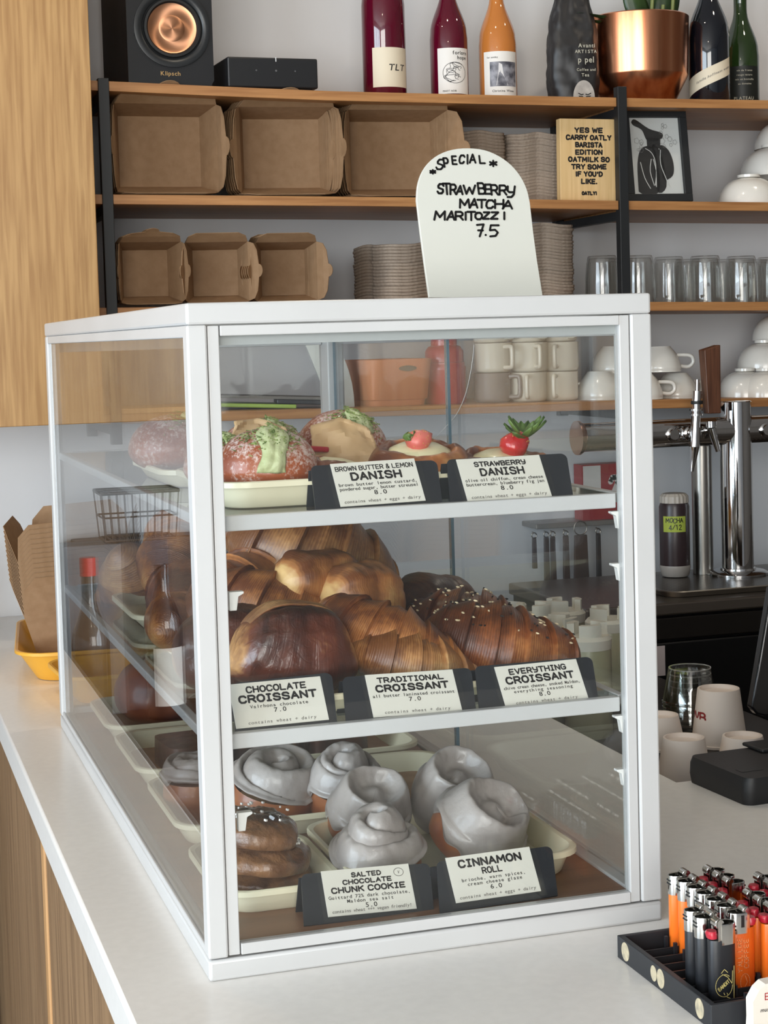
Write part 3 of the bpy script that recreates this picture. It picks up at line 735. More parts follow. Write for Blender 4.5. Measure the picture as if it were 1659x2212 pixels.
# ------------------------------------------------------------------ cinnamon rolls
M_ICE = mat('grey_white_icing', (152, 144, 139), .34, spec=.45, coat=.2, rgb2=(176, 168, 163), scale=22, bump=.35, bscale=70, detail=6)
M_DOUGH = mat('brown_brioche_side', (128, 70, 38), .4, coat=.3, rgb2=(168, 106, 62), scale=26, bump=.3)
def cinnamon_roll(loc, rad, h, rot, label, seed, lift=.0, turns=1.9, drop=.55, phase=0, coil=.012, ring=False):
    t = thing('cinnamon_roll', label, 'cinnamon roll', loc, rot, 'iced cinnamon rolls on the bottom level')
    rs = random.Random(seed); ph = [rs.uniform(0, 6) for _ in range(8)]
    def edge(w): return max(.002, h * (1 - drop * (.62 + .26 * math.sin(2 * w + ph[0]) + .22 * math.sin(3 * w + ph[1]) + .10 * math.sin(7 * w + ph[2]))))
    def top(r, w):
        p = (turns * r - w / (2 * PI) - phase); fr = p - math.floor(p)
        e = max(0.0, (r - .70) / .30)
        if ring:
            q = r + .07 * (((w / (2 * PI) - phase) % 1) - .5)
            c = coil * (math.exp(-((q - .74) / .25) ** 2) + .62 * math.exp(-(q / .30) ** 2))
        else:
            c = coil * (max(0.0, math.sin(PI * fr)) ** .5) * min(1, r / .18)
        c += .0022 * noise.noise(V((r * math.cos(w) * 2.2 + seed * 3, r * math.sin(w) * 2.2, seed))) + .0012 * noise.noise(V((r * math.cos(w) * 6 + seed, r * math.sin(w) * 6, seed)))
        return h - .020 + c * (1 - .45 * e ** 2) + lift * math.sqrt(max(0.0, 1 - (r / .66) ** 2)) - .012 * e ** 2.2
    def bulge(w): return 1 + .04 * math.sin(2 * w + ph[3]) + .03 * math.sin(3 * w + ph[4])
    def f(u, v):
        w = 2 * PI * v
        if u < .7:
            r = u / .7; q = rad * r * bulge(w)
            return (q * math.cos(w), q * math.sin(w), top(r, w))
        s = (u - .7) / .3; z1 = top(1, w); e = min(edge(w), z1 - .006)
        q = rad * bulge(w) * (1 + .085 * math.sin(PI * min(1, s * 1.1)) ** .8)
        z = z1 + (e - z1) * s
        if s > .97: q = rad * bulge(w) * .985
        return (q * math.cos(w), q * math.sin(w), z)
    g = G(); g.grid(f, 90, 96, wv=True); g.build('icing', M_ICE, t, smooth=70)
    def b(u, v):
        w = 2 * PI * v; q = rad * bulge(w) * (.93 + .05 * math.sin(PI * u)); return (q * math.cos(w), q * math.sin(w), u * (h - .036))
    g = G(); g.grid(b, 10, 48, wv=True); g.build('dough', M_DOUGH, t, smooth=60)
    g = G(); n = 0
    for k in range(0):
        w = rs.uniform(0, 2 * PI); e = edge(w); q = rad * bulge(w) * 1.03; l = rs.uniform(.006, .014)
        g = G(); g.tube([(q * math.cos(w), q * math.sin(w), e + .006), (q * math.cos(w), q * math.sin(w), e - l * .4), (q * .995 * math.cos(w), q * .995 * math.sin(w), e - l)], [.003, .0016, .0018], 8)
        g.build('icing_drip', M_ICE, t, smooth=60)
    return t
zr = ZB + .004
def on(px, py, z, dz): q = at_z(px, py, z); return (q.x, q.y, dz)
cinnamon_roll(on(808, 1765, .088, zr + .002), .046, .058, (d2(13), d2(-6), .4), 'front cinnamon roll with a popped up centre and dripping icing, behind the cookie tag', 1, lift=.026, turns=1.5, drop=.55, coil=.014)
cinnamon_roll(on(1008, 1722, .088, zr + .012), .049, .066, (d2(30), d2(26), 0), 'cinnamon roll tilted to the right, behind the cinnamon roll tag', 2, drop=1.15, coil=.019, ring=True)
cinnamon_roll(on(966, 1668, .088, zr + .012), .044, .072, (d2(30), d2(4), 0), 'cinnamon roll with a deep round hole, behind the tilted one', 3, drop=1.3, coil=.022, ring=True, phase=.55)
cinnamon_roll(on(785, 1695, .088, zr + .012), .043, .066, (d2(30), d2(5), 0), 'cinnamon roll in the middle, behind the popped up one', 4, drop=1.1, coil=.020, ring=True, phase=.7)
cinnamon_roll(on(742, 1637, .092, zr + .008), .043, .070, (d2(20), d2(-4), 0), 'cinnamon roll at the back of the middle row, partly under the shelf rail', 5, turns=1.4, drop=.9, lift=.014, coil=.016)
cinnamon_roll(on(580, 1650, .085, zr + .006), .052, .068, (d2(18), d2(-6), .8), 'large cinnamon roll with a brown bare side, left in the second tray', 6, turns=1.7, drop=.55, coil=.020)
q = at_x(418, 1640, .075)
cinnamon_roll((.080, q.y + .03, zr), .038, .075, (0, 0, 1.0), 'small iced roll in the third tray, seen through the side pane', 7, drop=.5)

# ------------------------------------------------------------------ cookies
M_COOK = mat('chocolate_cookie', (84, 52, 32), .28, coat=.4, rgb2=(142, 100, 66), scale=38, detail=8, bump=.9, bscale=90)
def cookie(loc, rad, th, rot, label, seed):
    t = thing('cookie', label, 'cookie', loc, rot, 'salted chocolate chunk cookies')
    rs = random.Random(seed); ph = [rs.uniform(0, 9) for _ in range(3)]
    def f(u, v):
        w = 2 * PI * v
        r = 1 + .05 * math.sin(2 * w + ph[0]) + .04 * math.sin(3 * w + ph[1]) + .02 * math.sin(7 * w + ph[2])
        if u < .5: s = u / .5; q = rad * r * s; z = th * (1 - .5 * s ** 4)
        elif u < .75: s = (u - .5) / .25; q = rad * r * (1 + .03 * math.sin(PI * s)); z = th * .5 * (1 - s)
        else: s = (u - .75) / .25; q = rad * r * (1 - s); z = 0
        p = V((q * math.cos(w), q * math.sin(w), z))
        nz = noise.noise(V((p.x * 60 + seed, p.y * 60, 3))) * .004 + abs(noise.noise(V((p.x * 130, p.y * 130, seed)))) * .003
        return (p.x, p.y, p.z + (nz if u < .6 else 0))
    g = G(); g.grid(f, 40, 60, wv=True); g.build('cookie_body', M_COOK, t, smooth=70)
    for k in range(5):
        a = rs.uniform(0, 2 * PI); q = rad * rs.uniform(.1, .75); s = rs.uniform(.004, .008)
        g = G(); g.lathe([(0, -s * .6), (s, -s * .2), (s * 1.1, s * .3), (s * .6, s * .6), (0, s * .7)], 7, M=Matrix.Translation((q * math.cos(a), q * math.sin(a), th * .98)) @ Euler((rs.uniform(-.4, .4), rs.uniform(-.4, .4), a)).to_matrix().to_4x4())
        g.build('chocolate_chunk', mat('melted_chocolate', (44, 24, 16), .12, coat=.8), t, smooth=50)
    g = G()
    for k in range(22):
        a = rs.uniform(0, 2 * PI); q = rad * math.sqrt(rs.uniform(0, .7)); x, y = q * math.cos(a), q * math.sin(a); s = rs.uniform(.0008, .0018)
        g.box((x - s, y - s * .6, th + .0005), (x + s, y + s * .6, th + .0025))
    o = g.build('salt_flakes', mat('salt', (235, 232, 226), .15), t, smooth=0); o['kind'] = 'stuff'
cz = ZB + .0045
cookie((.092, .183, cz), .046, .020, (0, 0, 0), 'lowest cookie of the front stack, mostly in shade', 1)
cookie((.090, .178, cz + .021), .052, .024, (d2(5), d2(4), 1), 'middle cookie of the front stack, above its tray rim', 2)
cookie((.082, .185, cz + .047), .050, .026, (d2(8), d2(-3), 2), 'top cookie of the front stack, with glossy salted chocolate', 3)

# ------------------------------------------------------------------ things in the trays farther back on the bottom level
M_LOAF = mat('reddish_glazed_bread', (104, 52, 34), .4, coat=.3, rgb2=(150, 88, 58), scale=20, bump=.3)
M_SUG = mat('sugar_crystals', (222, 214, 204), .6)
q = at_x(330, 1530, .14)
t = thing('sugared_loaf', 'reddish sugared loaf in the back tray, seen through the side pane', 'loaf', (.16, .97, ZB + .0045), (0, 0, .1))
g = roll_geo(.20, .062, .055, 41, .05, 2.4); g.build('loaf_body', M_LOAF, t, loc=(0, 0, .044), smooth=60)
g = G(); rs = random.Random(4)
for k in range(90):
    x = rs.uniform(-.07, .07); a = rs.uniform(.9, 2.3); g.box((x - .002, -.057 * math.cos(a) - .002, .044 + .054 * math.sin(a)), (x + .002, -.057 * math.cos(a) + .001, .047 + .055 * math.sin(a)))
o = g.build('sugar_topping', M_SUG, t, smooth=0); o['kind'] = 'stuff'
for k, (x, y, r, lb) in enumerate(((.12, .70, .1, 'dark chocolate brownie at the left of the third tray'), (.215, .72, -.1, 'dark chocolate brownie in the middle of the third tray'), (.315, .725, .05, 'dark chocolate brownie at the right of the third tray'))):
    rs = random.Random(k)
    def f(u, v): 
        w = 2 * PI * v; c, s = math.cos(w), math.sin(w); qq = (abs(c) ** 6 + abs(s) ** 6) ** (-1 / 6)
        if u < .5: return (.04 * c * qq * u * 2, .05 * s * qq * u * 2, .034 + .006 * (1 - u * 2) + .003 * noise.noise(V((c * u * 9, s * u * 9, k))))
        return (.04 * c * qq * (1.0 + .03 * (u - .5)), .05 * s * qq, .034 * (1 - (u - .5) * 2))
    g = G(); g.grid(f, 24, 40, wv=True)
    tag(g.build('brownie', mat('brownie_crust', (48, 28, 20), .3, coat=.4, rgb2=(78, 48, 34), scale=40, bump=.5), None, (x, y, ZB + .0045), (0, 0, r), smooth=50), lb, 'brownie', 'brownies in the third tray')

# ------------------------------------------------------------------ buns and danishes on the top shelf
M_BUN = mat('sugared_brioche_crust', (128, 58, 30), .38, coat=.3, rgb2=(168, 88, 48), scale=14, bump=.15)
def add_sugar(m):
    nt = m.node_tree; N = nt.nodes; L = nt.links; b = N['Principled BSDF']
    src = b.inputs['Base Color'].links[0].from_socket
    tc = N.new('ShaderNodeTexCoord'); n = N.new('ShaderNodeTexNoise'); n.inputs['Scale'].default_value = 230; n.inputs['Detail'].default_value = 8; n.inputs['Roughness'].default_value = .75
    L.new(tc.outputs['Object'], n.inputs['Vector'])
    n2 = N.new('ShaderNodeTexNoise'); n2.inputs['Scale'].default_value = 30; L.new(tc.outputs['Object'], n2.inputs['Vector'])
    a = N.new('ShaderNodeMath'); a.operation = 'MULTIPLY_ADD'; a.inputs[1].default_value = .35; L.new(n2.outputs['Fac'], a.inputs[0]); L.new(n.outputs['Fac'], a.inputs[2])
    sp = N.new('ShaderNodeSeparateXYZ'); L.new(tc.outputs['Generated'], sp.inputs[0])
    h = N.new('ShaderNodeMath'); h.operation = 'MULTIPLY_ADD'; h.inputs[1].default_value = .14; L.new(sp.outputs['Z'], h.inputs[0]); L.new(a.outputs[0], h.inputs[2])
    r = N.new('ShaderNodeMapRange'); r.inputs['From Min'].default_value = .735; r.inputs['From Max'].default_value = .88; r.inputs['To Max'].default_value = .75; L.new(h.outputs[0], r.inputs['Value'])
    mx = N.new('ShaderNodeMix'); mx.data_type = 'RGBA'; L.new(r.outputs[0], mx.inputs['Factor']); L.new(src, mx.inputs['A']); mx.inputs['B'].default_value = (*lin((228, 214, 206)), 1)
    L.new(mx.outputs['Result'], b.inputs['Base Color'])
add_sugar(M_BUN)
M_MATCHA = mat('matcha_cream', (172, 178, 128), .5, rgb2=(190, 196, 152), scale=40, bump=.6, bscale=80)
M_POWDER = mat('matcha_powder', (96, 116, 54), .9, rgb2=(150, 164, 96), scale=160, lo=.42, hi=.55, bump=.4)
M_BPAPER = mat('tan_parchment', (190, 156, 112), .6, rgb2=(204, 172, 130), scale=25, bump=.2)
def surf(rx, ry, rz, lon, lat, k=1.0):
    return V((rx * math.cos(lat) * math.sin(lon), -ry * math.cos(lat) * math.cos(lon), rz * math.sin(lat) * (1 if lat > 0 else .62))) * k
def bun(loc, r, rot, label, cream=True, seed=0, drip=True, slit=.05):
    t = thing('cream_bun', label, 'cream bun', loc, rot, 'matcha cream buns on the top shelf')
    rx, ry, rz = r
    def f(u, v):
        lat = -PI / 2 + PI * u; lon = 2 * PI * v
        k = 1 + .02 * noise.noise(V((math.sin(lon) * 2, math.cos(lon) * 2, lat * 2 + seed)))
        return tuple(surf(rx, ry, rz, lon, lat, k))
    g = G(); g.grid(f, 30, 48, wv=True); g.build('bun_body', M_BUN, t, smooth=70)
    if cream:
        def c(u, v):
            lat = 1.25 - (1.25 - (.0 if drip else .55)) * u
            half = (.55 - .34 * u + .10 * math.sin(6 * u + seed)) if drip else .38
            lon = (v - .5) * 2 * half + slit * math.sin(4 * u)
            e = 1 - abs(2 * v - 1) ** 4; e2 = min(1, (1 - u) * 6)
            k = 1.0 + .085 * e * e2 + .05 * noise.noise(V((u * 6, v * 5, seed))) + .02 * noise.noise(V((u * 15, v * 13, seed)))
            return tuple(surf(rx, ry, rz, lon, lat, k))
        g = G(); g.grid(c, 26, 18); g.build('cream_filling', M_MATCHA, t, smooth=70, solid=.003)
        g = G(); rq = random.Random(seed + 50)
        for q in range(300):
            lon = rq.gauss(0, .55); lat = min(1.5, max(.35, rq.gauss(1.0, .22))); k = 1.015 if abs(lon) > .36 else 1.112
            P = surf(rx, ry, rz, lon, lat, k); a = rq.uniform(0, PI); l = rq.uniform(.0012, .0034)
            dd = V((math.cos(a) * l, math.sin(a) * l, rq.uniform(-.0004, .0012)))
            g.tube([P - dd, P + dd], [.0005, .0003], 4)
        o = g.build('matcha_dusting', M_POWDER, t, smooth=0); o['kind'] = 'stuff'
    return t
def paper(loc, w, h, rot, label, seed):
    def f(u, v):
        x = (u - .5) * w * (1 - .35 * v * (1 if u > .5 else .5)); z = v * h * (1 - .35 * abs(u - .45))
        return (x, .010 * math.sin(3 * u + seed) + .012 * v * v + .007 * noise.noise(V((u * 4, v * 4, seed))) + .002 * noise.noise(V((u * 11, v * 11, seed))), z)
    g = G(); g.grid(f, 20, 14)
    return tag(g.build('parchment_sheet', M_BPAPER, None, loc, rot, smooth=25, solid=.0004), label, 'paper', 'parchment between the buns')
zb = SH1 + .0045
p = at_y(583, 1012, .115); bun((p.x, .125, zb + .027), (.050, .042, .041), (0, d2(3), d2(-6)), 'nearest bun, pale green matcha cream running down its front', seed=1)
p = at_y(565, 958, .24); bun((p.x, .24, zb + .030), (.050, .042, .042), (d2(8), 0, d2(15)), 'bun behind the nearest one, left, with a parchment flap in front', seed=2, drip=False)
p = at_y(748, 960, .25); bun((p.x, .27, zb + .033), (.052, .045, .043), (d2(6), 0, d2(20)), 'bun at the back, dusted green, right of the case rear post', seed=3, drip=False)
p = at_x(400, 965, .07); bun((.065, p.y + .06, zb + .030), (.045, .05, .040), (0, 0, d2(60)), 'sugared bun nearest the left pane on the top shelf', seed=4, drip=False)
p = at_y(495, 990, .16); bun((p.x - .006, .18, zb + .026), (.034, .038, .034), (0, 0, d2(25)), 'bun with green dusting tucked behind the left front post', seed=5, drip=False)
p = at_y(560, 965, .185); paper((p.x + .005, .185, zb + .035), .068, .042, (d2(-8), d2(10), d2(8)), 'flat tan parchment flap between the two left buns', 1)
p = at_y(752, 985, .20); paper((p.x, .20, zb + .012), .080, .062, (d2(-12), d2(8), d2(12)), 'crumpled tan parchment flap in front of the back bun', 2)
p = at_y(650, 968, .20)
g = G(); g.box((-.028, -.004, -.003), (.03, .004, .003)); tag(g.build('fruit_slice', mat('red_fruit_jelly', (168, 36, 44), .15, coat=.6), None, (p.x, .20, p.z), (0, d2(6), d2(6)), bevel=.002), 'thin red fruit slice lying between the buns', 'fruit')

M_DAN = pastry('danish_crust', (104, 52, 24), (178, 110, 60), (226, 178, 118), 14, .6, wamt=.04, dist=9, nscale=90)
M_CUST = mat('pale_custard', (236, 226, 182), .3, coat=.3)
M_BERRY = mat('strawberry_flesh', (178, 26, 30), .25, coat=.5, rgb2=(212, 60, 56), scale=60, bump=.3, bscale=120)
M_BERRYI = mat('strawberry_inside', (226, 122, 108), .35, rgb2=(200, 52, 50), scale=30)
M_LEAF = mat('strawberry_leaf', (62, 92, 38), .5, rgb2=(104, 128, 60), scale=40)
def leaf_fan(g, M, n, l, w, mi=0, seed=0, up=.5):
    rs = random.Random(seed)
    for k in range(n):
        a = 2 * PI * k / n + rs.uniform(-.3, .3); e = up + rs.uniform(-.3, .3); ll = l * rs.uniform(.7, 1.1)
        Mk = M @ Matrix.Rotation(a, 4, 'Z') @ Matrix.Rotation(-e, 4, 'Y')
        def f(u, v): return (ll * u, w * (v - .5) * math.sin(PI * min(1, u * .93 + .07)) ** .8, .25 * ll * u * u + abs(v - .5) * w * .35)
        g.grid(f, 8, 4, mi=mi, M=Mk)
def danish(loc, r, rot, label, seed, berry=None, leaves=True, half=False):
    t = thing('danish', label, 'danish', loc, rot, 'danishes on the top shelf')
    def f(u, v):
        w = 2 * PI * v; k = 1 + .05 * math.sin(4 * w + seed) + .02 * math.sin(7 * w)
        if u < .35: s = u / .35; q = r * .62 * s; z = .012 + .006 * s
        else:
            s = (u - .35) / .65; a = PI * (1 - s); q = r * .80 + r * .20 * math.cos(a); z = .018 * (1 - s) * .6 + .016 * math.sin(a) + .006 * (1 - s)
            z *= 1 + .05 * math.sin(5 * w + 3 * s + seed) + .12 * noise.noise(V((math.cos(w) * 4, math.sin(w) * 4, s * 3 + seed)))
        return (q * k * math.cos(w), q * k * math.sin(w), max(0, z))
    g = G(); g.grid(f, 34, 64, wv=True); g.build('danish_dough', M_DAN, t, smooth=60)
    g = G(); g.lathe([(r * .66, .012), (r * .6, .022), (r * .4, .027), (0, .029)], 32); g.build('custard', M_CUST, t, smooth=60)
    if berry:
        bx, by, br = berry
        Mb = Matrix.Translation((bx, by, .028)) @ Euler((.3, 1.1 if half else .9, .4)).to_matrix().to_4x4()
        prof = [(0, -br * .1), (br * .55, 0), (br * .85, br * .35), (br * .8, br * .9), (br * .5, br * 1.5), (0, br * 1.9)]
        g = G(); g.lathe(prof, 24, M=Mb); bo = g.build('strawberry', [M_BERRYI if half else M_BERRY], t, smooth=60)
        g = G(); rq = random.Random(seed)
        for q in range(46):
            zz = rq.uniform(.1, 1.7); rr2 = (.55 + .30 * min(1, zz / .35) if zz < .35 else .85 - .05 * (zz - .35) / .55 if zz < .9 else .8 - .3 * (zz - .9) / .6 if zz < 1.5 else .5 - .5 * (zz - 1.5) / .4) * br
            a = rq.uniform(0, 2 * PI); P = Mb @ V((rr2 * math.cos(a), rr2 * math.sin(a), zz * br)); Q = Mb @ V((rr2 * .92 * math.cos(a), rr2 * .92 * math.sin(a), zz * br + .0016))
            g.tube([P - (Q - P) * .2, P + (Q - P) * .3], [.0006, .0004], 5)
        o = g.build('berry_seeds', mat('berry_seed', (206, 170, 96), .5), bo); o['kind'] = 'stuff'
        if leaves:
            g = G(); leaf_fan(g, Matrix.Translation((bx - .001 if half else bx + .020, by - .002 if half else by, .0325 if half else .041)), 16 if not half else 4, .030 if not half else .012, .012, seed=seed, up=.35 if not half else .6)
            g.build('berry_leaves', M_LEAF, bo, smooth=40, solid=.0004)
    return t
p = at_y(905, 1000, .15); danish((p.x, .15, zb + .016), .052, (d2(10), 0, 0), 'danish with a strawberry piece on custard, between the two top tags', 1, (-.014, -.008, .0145), True, True)
p = at_y(1085, 1000, .15); danish((p.x, .15, zb + .004), .052, (d2(10), 0, .15), 'danish with a leafy strawberry behind the strawberry danish tag', 2, (-.002, -.006, .017))
p = at_y(725, 1020, .13); danish((p.x + .002, .135, zb + .006), .046, (d2(12), d2(4), 1.2), 'crumb topped danish behind the brown butter tag', 3)
# ------------------------------------------------------------------ special board on top of the case
SY = .20
bl, br = at_y(927, 641, SY), at_y(1173, 640, SY)
bc = (bl + br) / 2; bc.z = H + .0005
tp = at_y(1011, 320, SY + .035)
u, v, n = frame(bc, br - bl, tp - bc)
# keep the board planar: its own axes are the slightly tilted in-plane axes seen in the photo
sb = thing('special_board', 'white arch topped board hand lettered with the strawberry matcha special, on the case', 'sign board', bc)
def on_board(px, py):
    d = ray(px, py); P = CAM + d * ((bc - CAM).dot(n) / d.dot(n)); q = P - bc
    return (q.dot(u), q.dot(v))
out = [on_board(px, py) for px, py in ((1173, 642), (1160, 560), (1152, 500), (1145, 438))]
la = [on_board(px, py) for px, py in ((900, 432), (908, 500), (917, 570), (927, 642))]
arc = [(1145, 438), (1138, 408), (1124, 380), (1104, 356), (1078, 337), (1047, 324), (1012, 320), (978, 323), (948, 334), (925, 352), (910, 375), (902, 402), (900, 432)]
pts = [on_board(*q) for q in arc]
def smoothp(p, k=3):
    r = []
    for i in range(len(p) - 1):
        a = p[max(0, i - 1)]; b = p[i]; c = p[i + 1]; d = p[min(len(p) - 1, i + 2)]
        for j in range(k):
            t = j / k
            r.append(tuple(.5 * (2 * b[m] + (c[m] - a[m]) * t + (2 * a[m] - 5 * b[m] + 4 * c[m] - d[m]) * t * t + (3 * b[m] - a[m] - 3 * c[m] + d[m]) * t ** 3) for m in (0, 1)))
    return r + [p[-1]]
poly = [out[0], out[1], out[2]] + smoothp(pts) + la[1:]
Mb = Matrix((u, v, n)).transposed().to_4x4()
g = G(); g.prism(poly, -.004, 0, M=Mb)
g.build('board', mat('off_white_acrylic', (202, 202, 193), .3, spec=.4), sb, smooth=30, bevel=.0005)
# marker writing: each letter boxed where it stands on the board
def hand(word, boxes, th):
    lines = []
    for ch, (x0, y0, x1, y1, sk) in zip(word, boxes):
        for ln in STROKES[ch]:
            q = [(x0 + px * (x1 - x0) + sk * (py - .5), y1 + (y0 - y1) * py) for px, py in ln]
            lines.append([on_board(*p) for p in q])
    return ribbon(lines, th)
pxs = (out[0][0] - la[-1][0]) / 246
th = 4.7 * pxs
w1 = hand('SPECiAL', [(943, 345, 958, 366, 5), (958, 342, 968, 361, -3), (976, 338, 986, 355, -2), (992, 336, 1003, 353, 2), (1007, 335, 1012, 354, 0), (1014, 334, 1027, 352, 0), (1035, 337, 1047, 353, -2)], th * .9)
w2 = hand('STRAWBERRy', [(945, 398, 958, 418, 2), (957, 397, 972, 420, -2), (972, 399, 985, 420, 0), (986, 402, 1000, 420, 2), (1001, 401, 1026, 419, 0), (1032, 396, 1047, 419, -3), (1047, 399, 1060, 419, 0), (1060, 400, 1075, 421, -2), (1078, 401, 1094, 421, 0), (1094, 403, 1111, 426, 3)], th)
w3 = hand('MATCHA', [(992, 431, 1014, 449, -1), (1015, 430, 1032, 449, 2), (1031, 432, 1049, 449, 0), (1050, 433, 1066, 450, 2), (1068, 432, 1088, 450, 0), (1086, 434, 1107, 451, 2)], th)
w4 = hand('MARiTOZZi', [(938, 457, 962, 475, 2), (966, 457, 982, 475, 2), (983, 458, 1000, 475, 0), (1003, 459, 1008, 475, 0), (1009, 458, 1026, 476, 0), (1026, 460, 1041, 474, 0), (1043, 459, 1057, 473, 2), (1060, 459, 1076, 473, 2), (1086, 459, 1092, 474, 0)], th)
w5 = hand('7.5', [(1029, 485, 1046, 511, 0), (1046, 502, 1052, 508, 0), (1052, 487, 1078, 511, 0)], th * .95)
w6 = hand('**', [(1055, 345, 1075, 362, 0), (927, 366, 942, 377, 0)], th * .95)
g = G(); g.flat(join2d(w1, w2, w3, w4, w5, w6), plane_fn(V(), u, v, n, .0006)); g.build('marker_lettering', M_MARK, sb, smooth=0, fix=False)

# ------------------------------------------------------------------ label patches on round bottles
def wrap(rad, phi0):
    """2D -> cylinder of radius rad, x running around it from angle phi0"""
    def fn(x, y):
        a = phi0 + x / rad
        return (rad * math.sin(a), -rad * math.cos(a), y)
    return fn
def patch(g, rad, phi0, x0, x1, z0, z1, n=14, mi=0, slope=0):
    f = wrap(rad, phi0)
    g.grid(lambda a, b: f(x0 + (x1 - x0) * a, z0 + (z1 - z0) * b + slope * (a - .5)), n, 1, mi=mi)
def facing(p):            # angle that turns a label towards the room side where people stand
    return math.atan2(CAM.x - p.x, p.y - CAM.y)
M_RED = mat('dark_red_wine', (92, 8, 34), .05, spec=.6, coat=.6, trans=.15)
M_ORANGE = mat('orange_wine', (214, 132, 62), .05, spec=.6, coat=.6, trans=.25)
M_DKGLASS = mat('black_wine_glass', (14, 18, 26), .05, spec=.6, coat=.6)
M_GREENG = mat('green_wine_glass', (34, 54, 22), .05, spec=.6, coat=.6)
M_LABEL = mat('cream_label', (222, 210, 186), .6)
M_LABELW = mat('white_label', (228, 224, 218), .6)
def bottle(px, py, Y, rad, body, neck, total, m, label):
    p = at_y(px, py, Y); p.z = sz(1, p.x)
    t = thing('wine_bottle', label, 'wine bottle', p, (0, 0, facing(p) * 0), 'wine bottles on the top shelf board')
    prof = [(0, .004), (rad * .7, 0), (rad * .93, .001), (rad, .006), (rad, body), (rad * .97, body + .012)]
    for k in range(1, 11):
        s = k / 10; prof.append((neck + (rad * .97 - neck) * (.5 + .5 * math.cos(PI * s)), body + .012 + (total * .30) * s))
    prof += [(neck, total - .03), (neck * 1.12, total - .028), (neck * 1.12, total), (0, total)]
    g = G(); g.lathe(prof, 40); b = g.build('bottle_glass', m, t, smooth=50)
    return t, b, p, facing(p)
t, b, p, fa = bottle(832, 201, 2.04, .046, .20, .017, .33, M_RED, 'squat dark red bottle with a cream label, leftmost on the top shelf')
g = G(); patch(g, .0463, fa, -.026, .062, .026, .108); lb = g.build('paper_label', M_LABEL, t, smooth=40)
g = G(); g.flat(type_text('TLT', .019, cell=.72, cx=.028, cy=.060, slant=.2), wrap(.0467, fa)); g.build('label_lettering', M_INK, lb, smooth=0, fix=False)
t, b, p, fa = bottle(972, 203, 2.04, .0405, .135, .0145, .32, M_RED, 'dark red bottle with a line drawing on its white label')
g = G(); patch(g, .0408, fa, -.026, .05, .016, .112); lb = g.build('paper_label', M_LABELW, t, smooth=40)
rs = random.Random(3); lines = []
for k in range(9):
    cx, cy, r = rs.uniform(-.004, .030), rs.uniform(.048, .078), rs.uniform(.006, .014)
    lines.append([(cx + r * (1 + .3 * math.sin(3 * a + k)) * math.cos(a), cy + r * .7 * math.sin(a) * (1 + .3 * math.cos(2 * a + k))) for a in [i * PI / 9 for i in range(rs.randrange(9, 17))]])
lines.append([(-.014 + .0265 * (1 - math.cos(a)), .060 + .022 * math.sin(a)) for a in [i * PI / 12 - .4 for i in range(27)]])
g = G(); g.flat(join2d(ribbon(lines, .0009), type_text('forlorn', .011, prop=True, cx=.026, cy=.098), type_text('hope', .011, prop=True, cx=.03, cy=.088), type_text('PINOT NOIR', .005, prop=True, cx=.0, cy=.020)), wrap(.0412, fa)); g.build('label_drawing', M_INK, lb, smooth=0, fix=False)
t, b, p, fa = bottle(1077, 205, 2.04, .0405, .125, .0145, .32, M_ORANGE, 'amber orange bottle with a photo on its white label')
g = G(); patch(g, .0408, fa, -.033, .05, .010, .108); lb = g.build('paper_label', M_LABELW, t, smooth=40)
g = G(); patch(g, .0411, fa, -.018, .046, .034, .086); lb2 = g.build('label_photo', mat('dark_photo', (66, 66, 76), .5, rgb2=(150, 150, 158), scale=60), lb, smooth=40)
g = G(); g.flat(([(-.004, .036), (.022, .036), (.012, .058), (.009, .080), (.002, .084), (.001, .066)], [(0, 1, 2, 3, 4, 5)]), wrap(.0414, fa)); g.build('pale_figure', mat('photo_white', (214, 212, 212), .5), lb, smooth=0, fix=False)
g = G(); g.flat(join2d(type_text('Christina Wines', .0068, prop=True, cx=.012, cy=.022), type_text('for sunday', .005, prop=True, cx=-.012, cy=.094)), wrap(.0412, fa)); g.build('label_lettering', M_INK, lb, smooth=0, fix=False)
t, b, p, fa = bottle(1533, 213, 2.03, .0455, .155, .0165, .33, M_DKGLASS, 'black bottle with a slanted cream band')
g = G(); patch(g, .0459, fa, -.060, .060, .046, .084, 24, slope=.05); lb = g.build('slanted_band', M_LABEL, t, smooth=40)
g = G(); sl = .05 / .12; g.flat(([(x, y + sl * x) for x, y in type_text('familie hoffmann weine', .008, prop=True, cx=.012, cy=.061, slant=.2)[0]], type_text('familie hoffmann weine', .008, prop=True, cx=.012, cy=.061, slant=.2)[1]), wrap(.0463, fa)); g.build('band_lettering', M_INKG, lb, smooth=0, fix=False)
t, b, p, fa = bottle(1602, 215, 2.10, .041, .125, .0150, .32, M_GREENG, 'green bottle with dark label lettering, rightmost on the top shelf')

g = G(); patch(g, .0413, fa, -.045, .045, .012, .10); lb = g.build('dark_label', mat('black_label', (20, 24, 20), .5), t, smooth=40)
g = G(); g.flat(join2d(*[type_text(s, .006, prop=True, cx=.008, cy=.088 - .010 * k) for k, s in enumerate(('vin de france', 'rouge nature', 'mis en bouteille', 'au domaine'))], type_text('PLATEAU', .010, prop=True, cx=.006, cy=.024)), wrap(.0417, fa)); g.build('label_lettering', M_PALEINK, lb, smooth=0, fix=False)

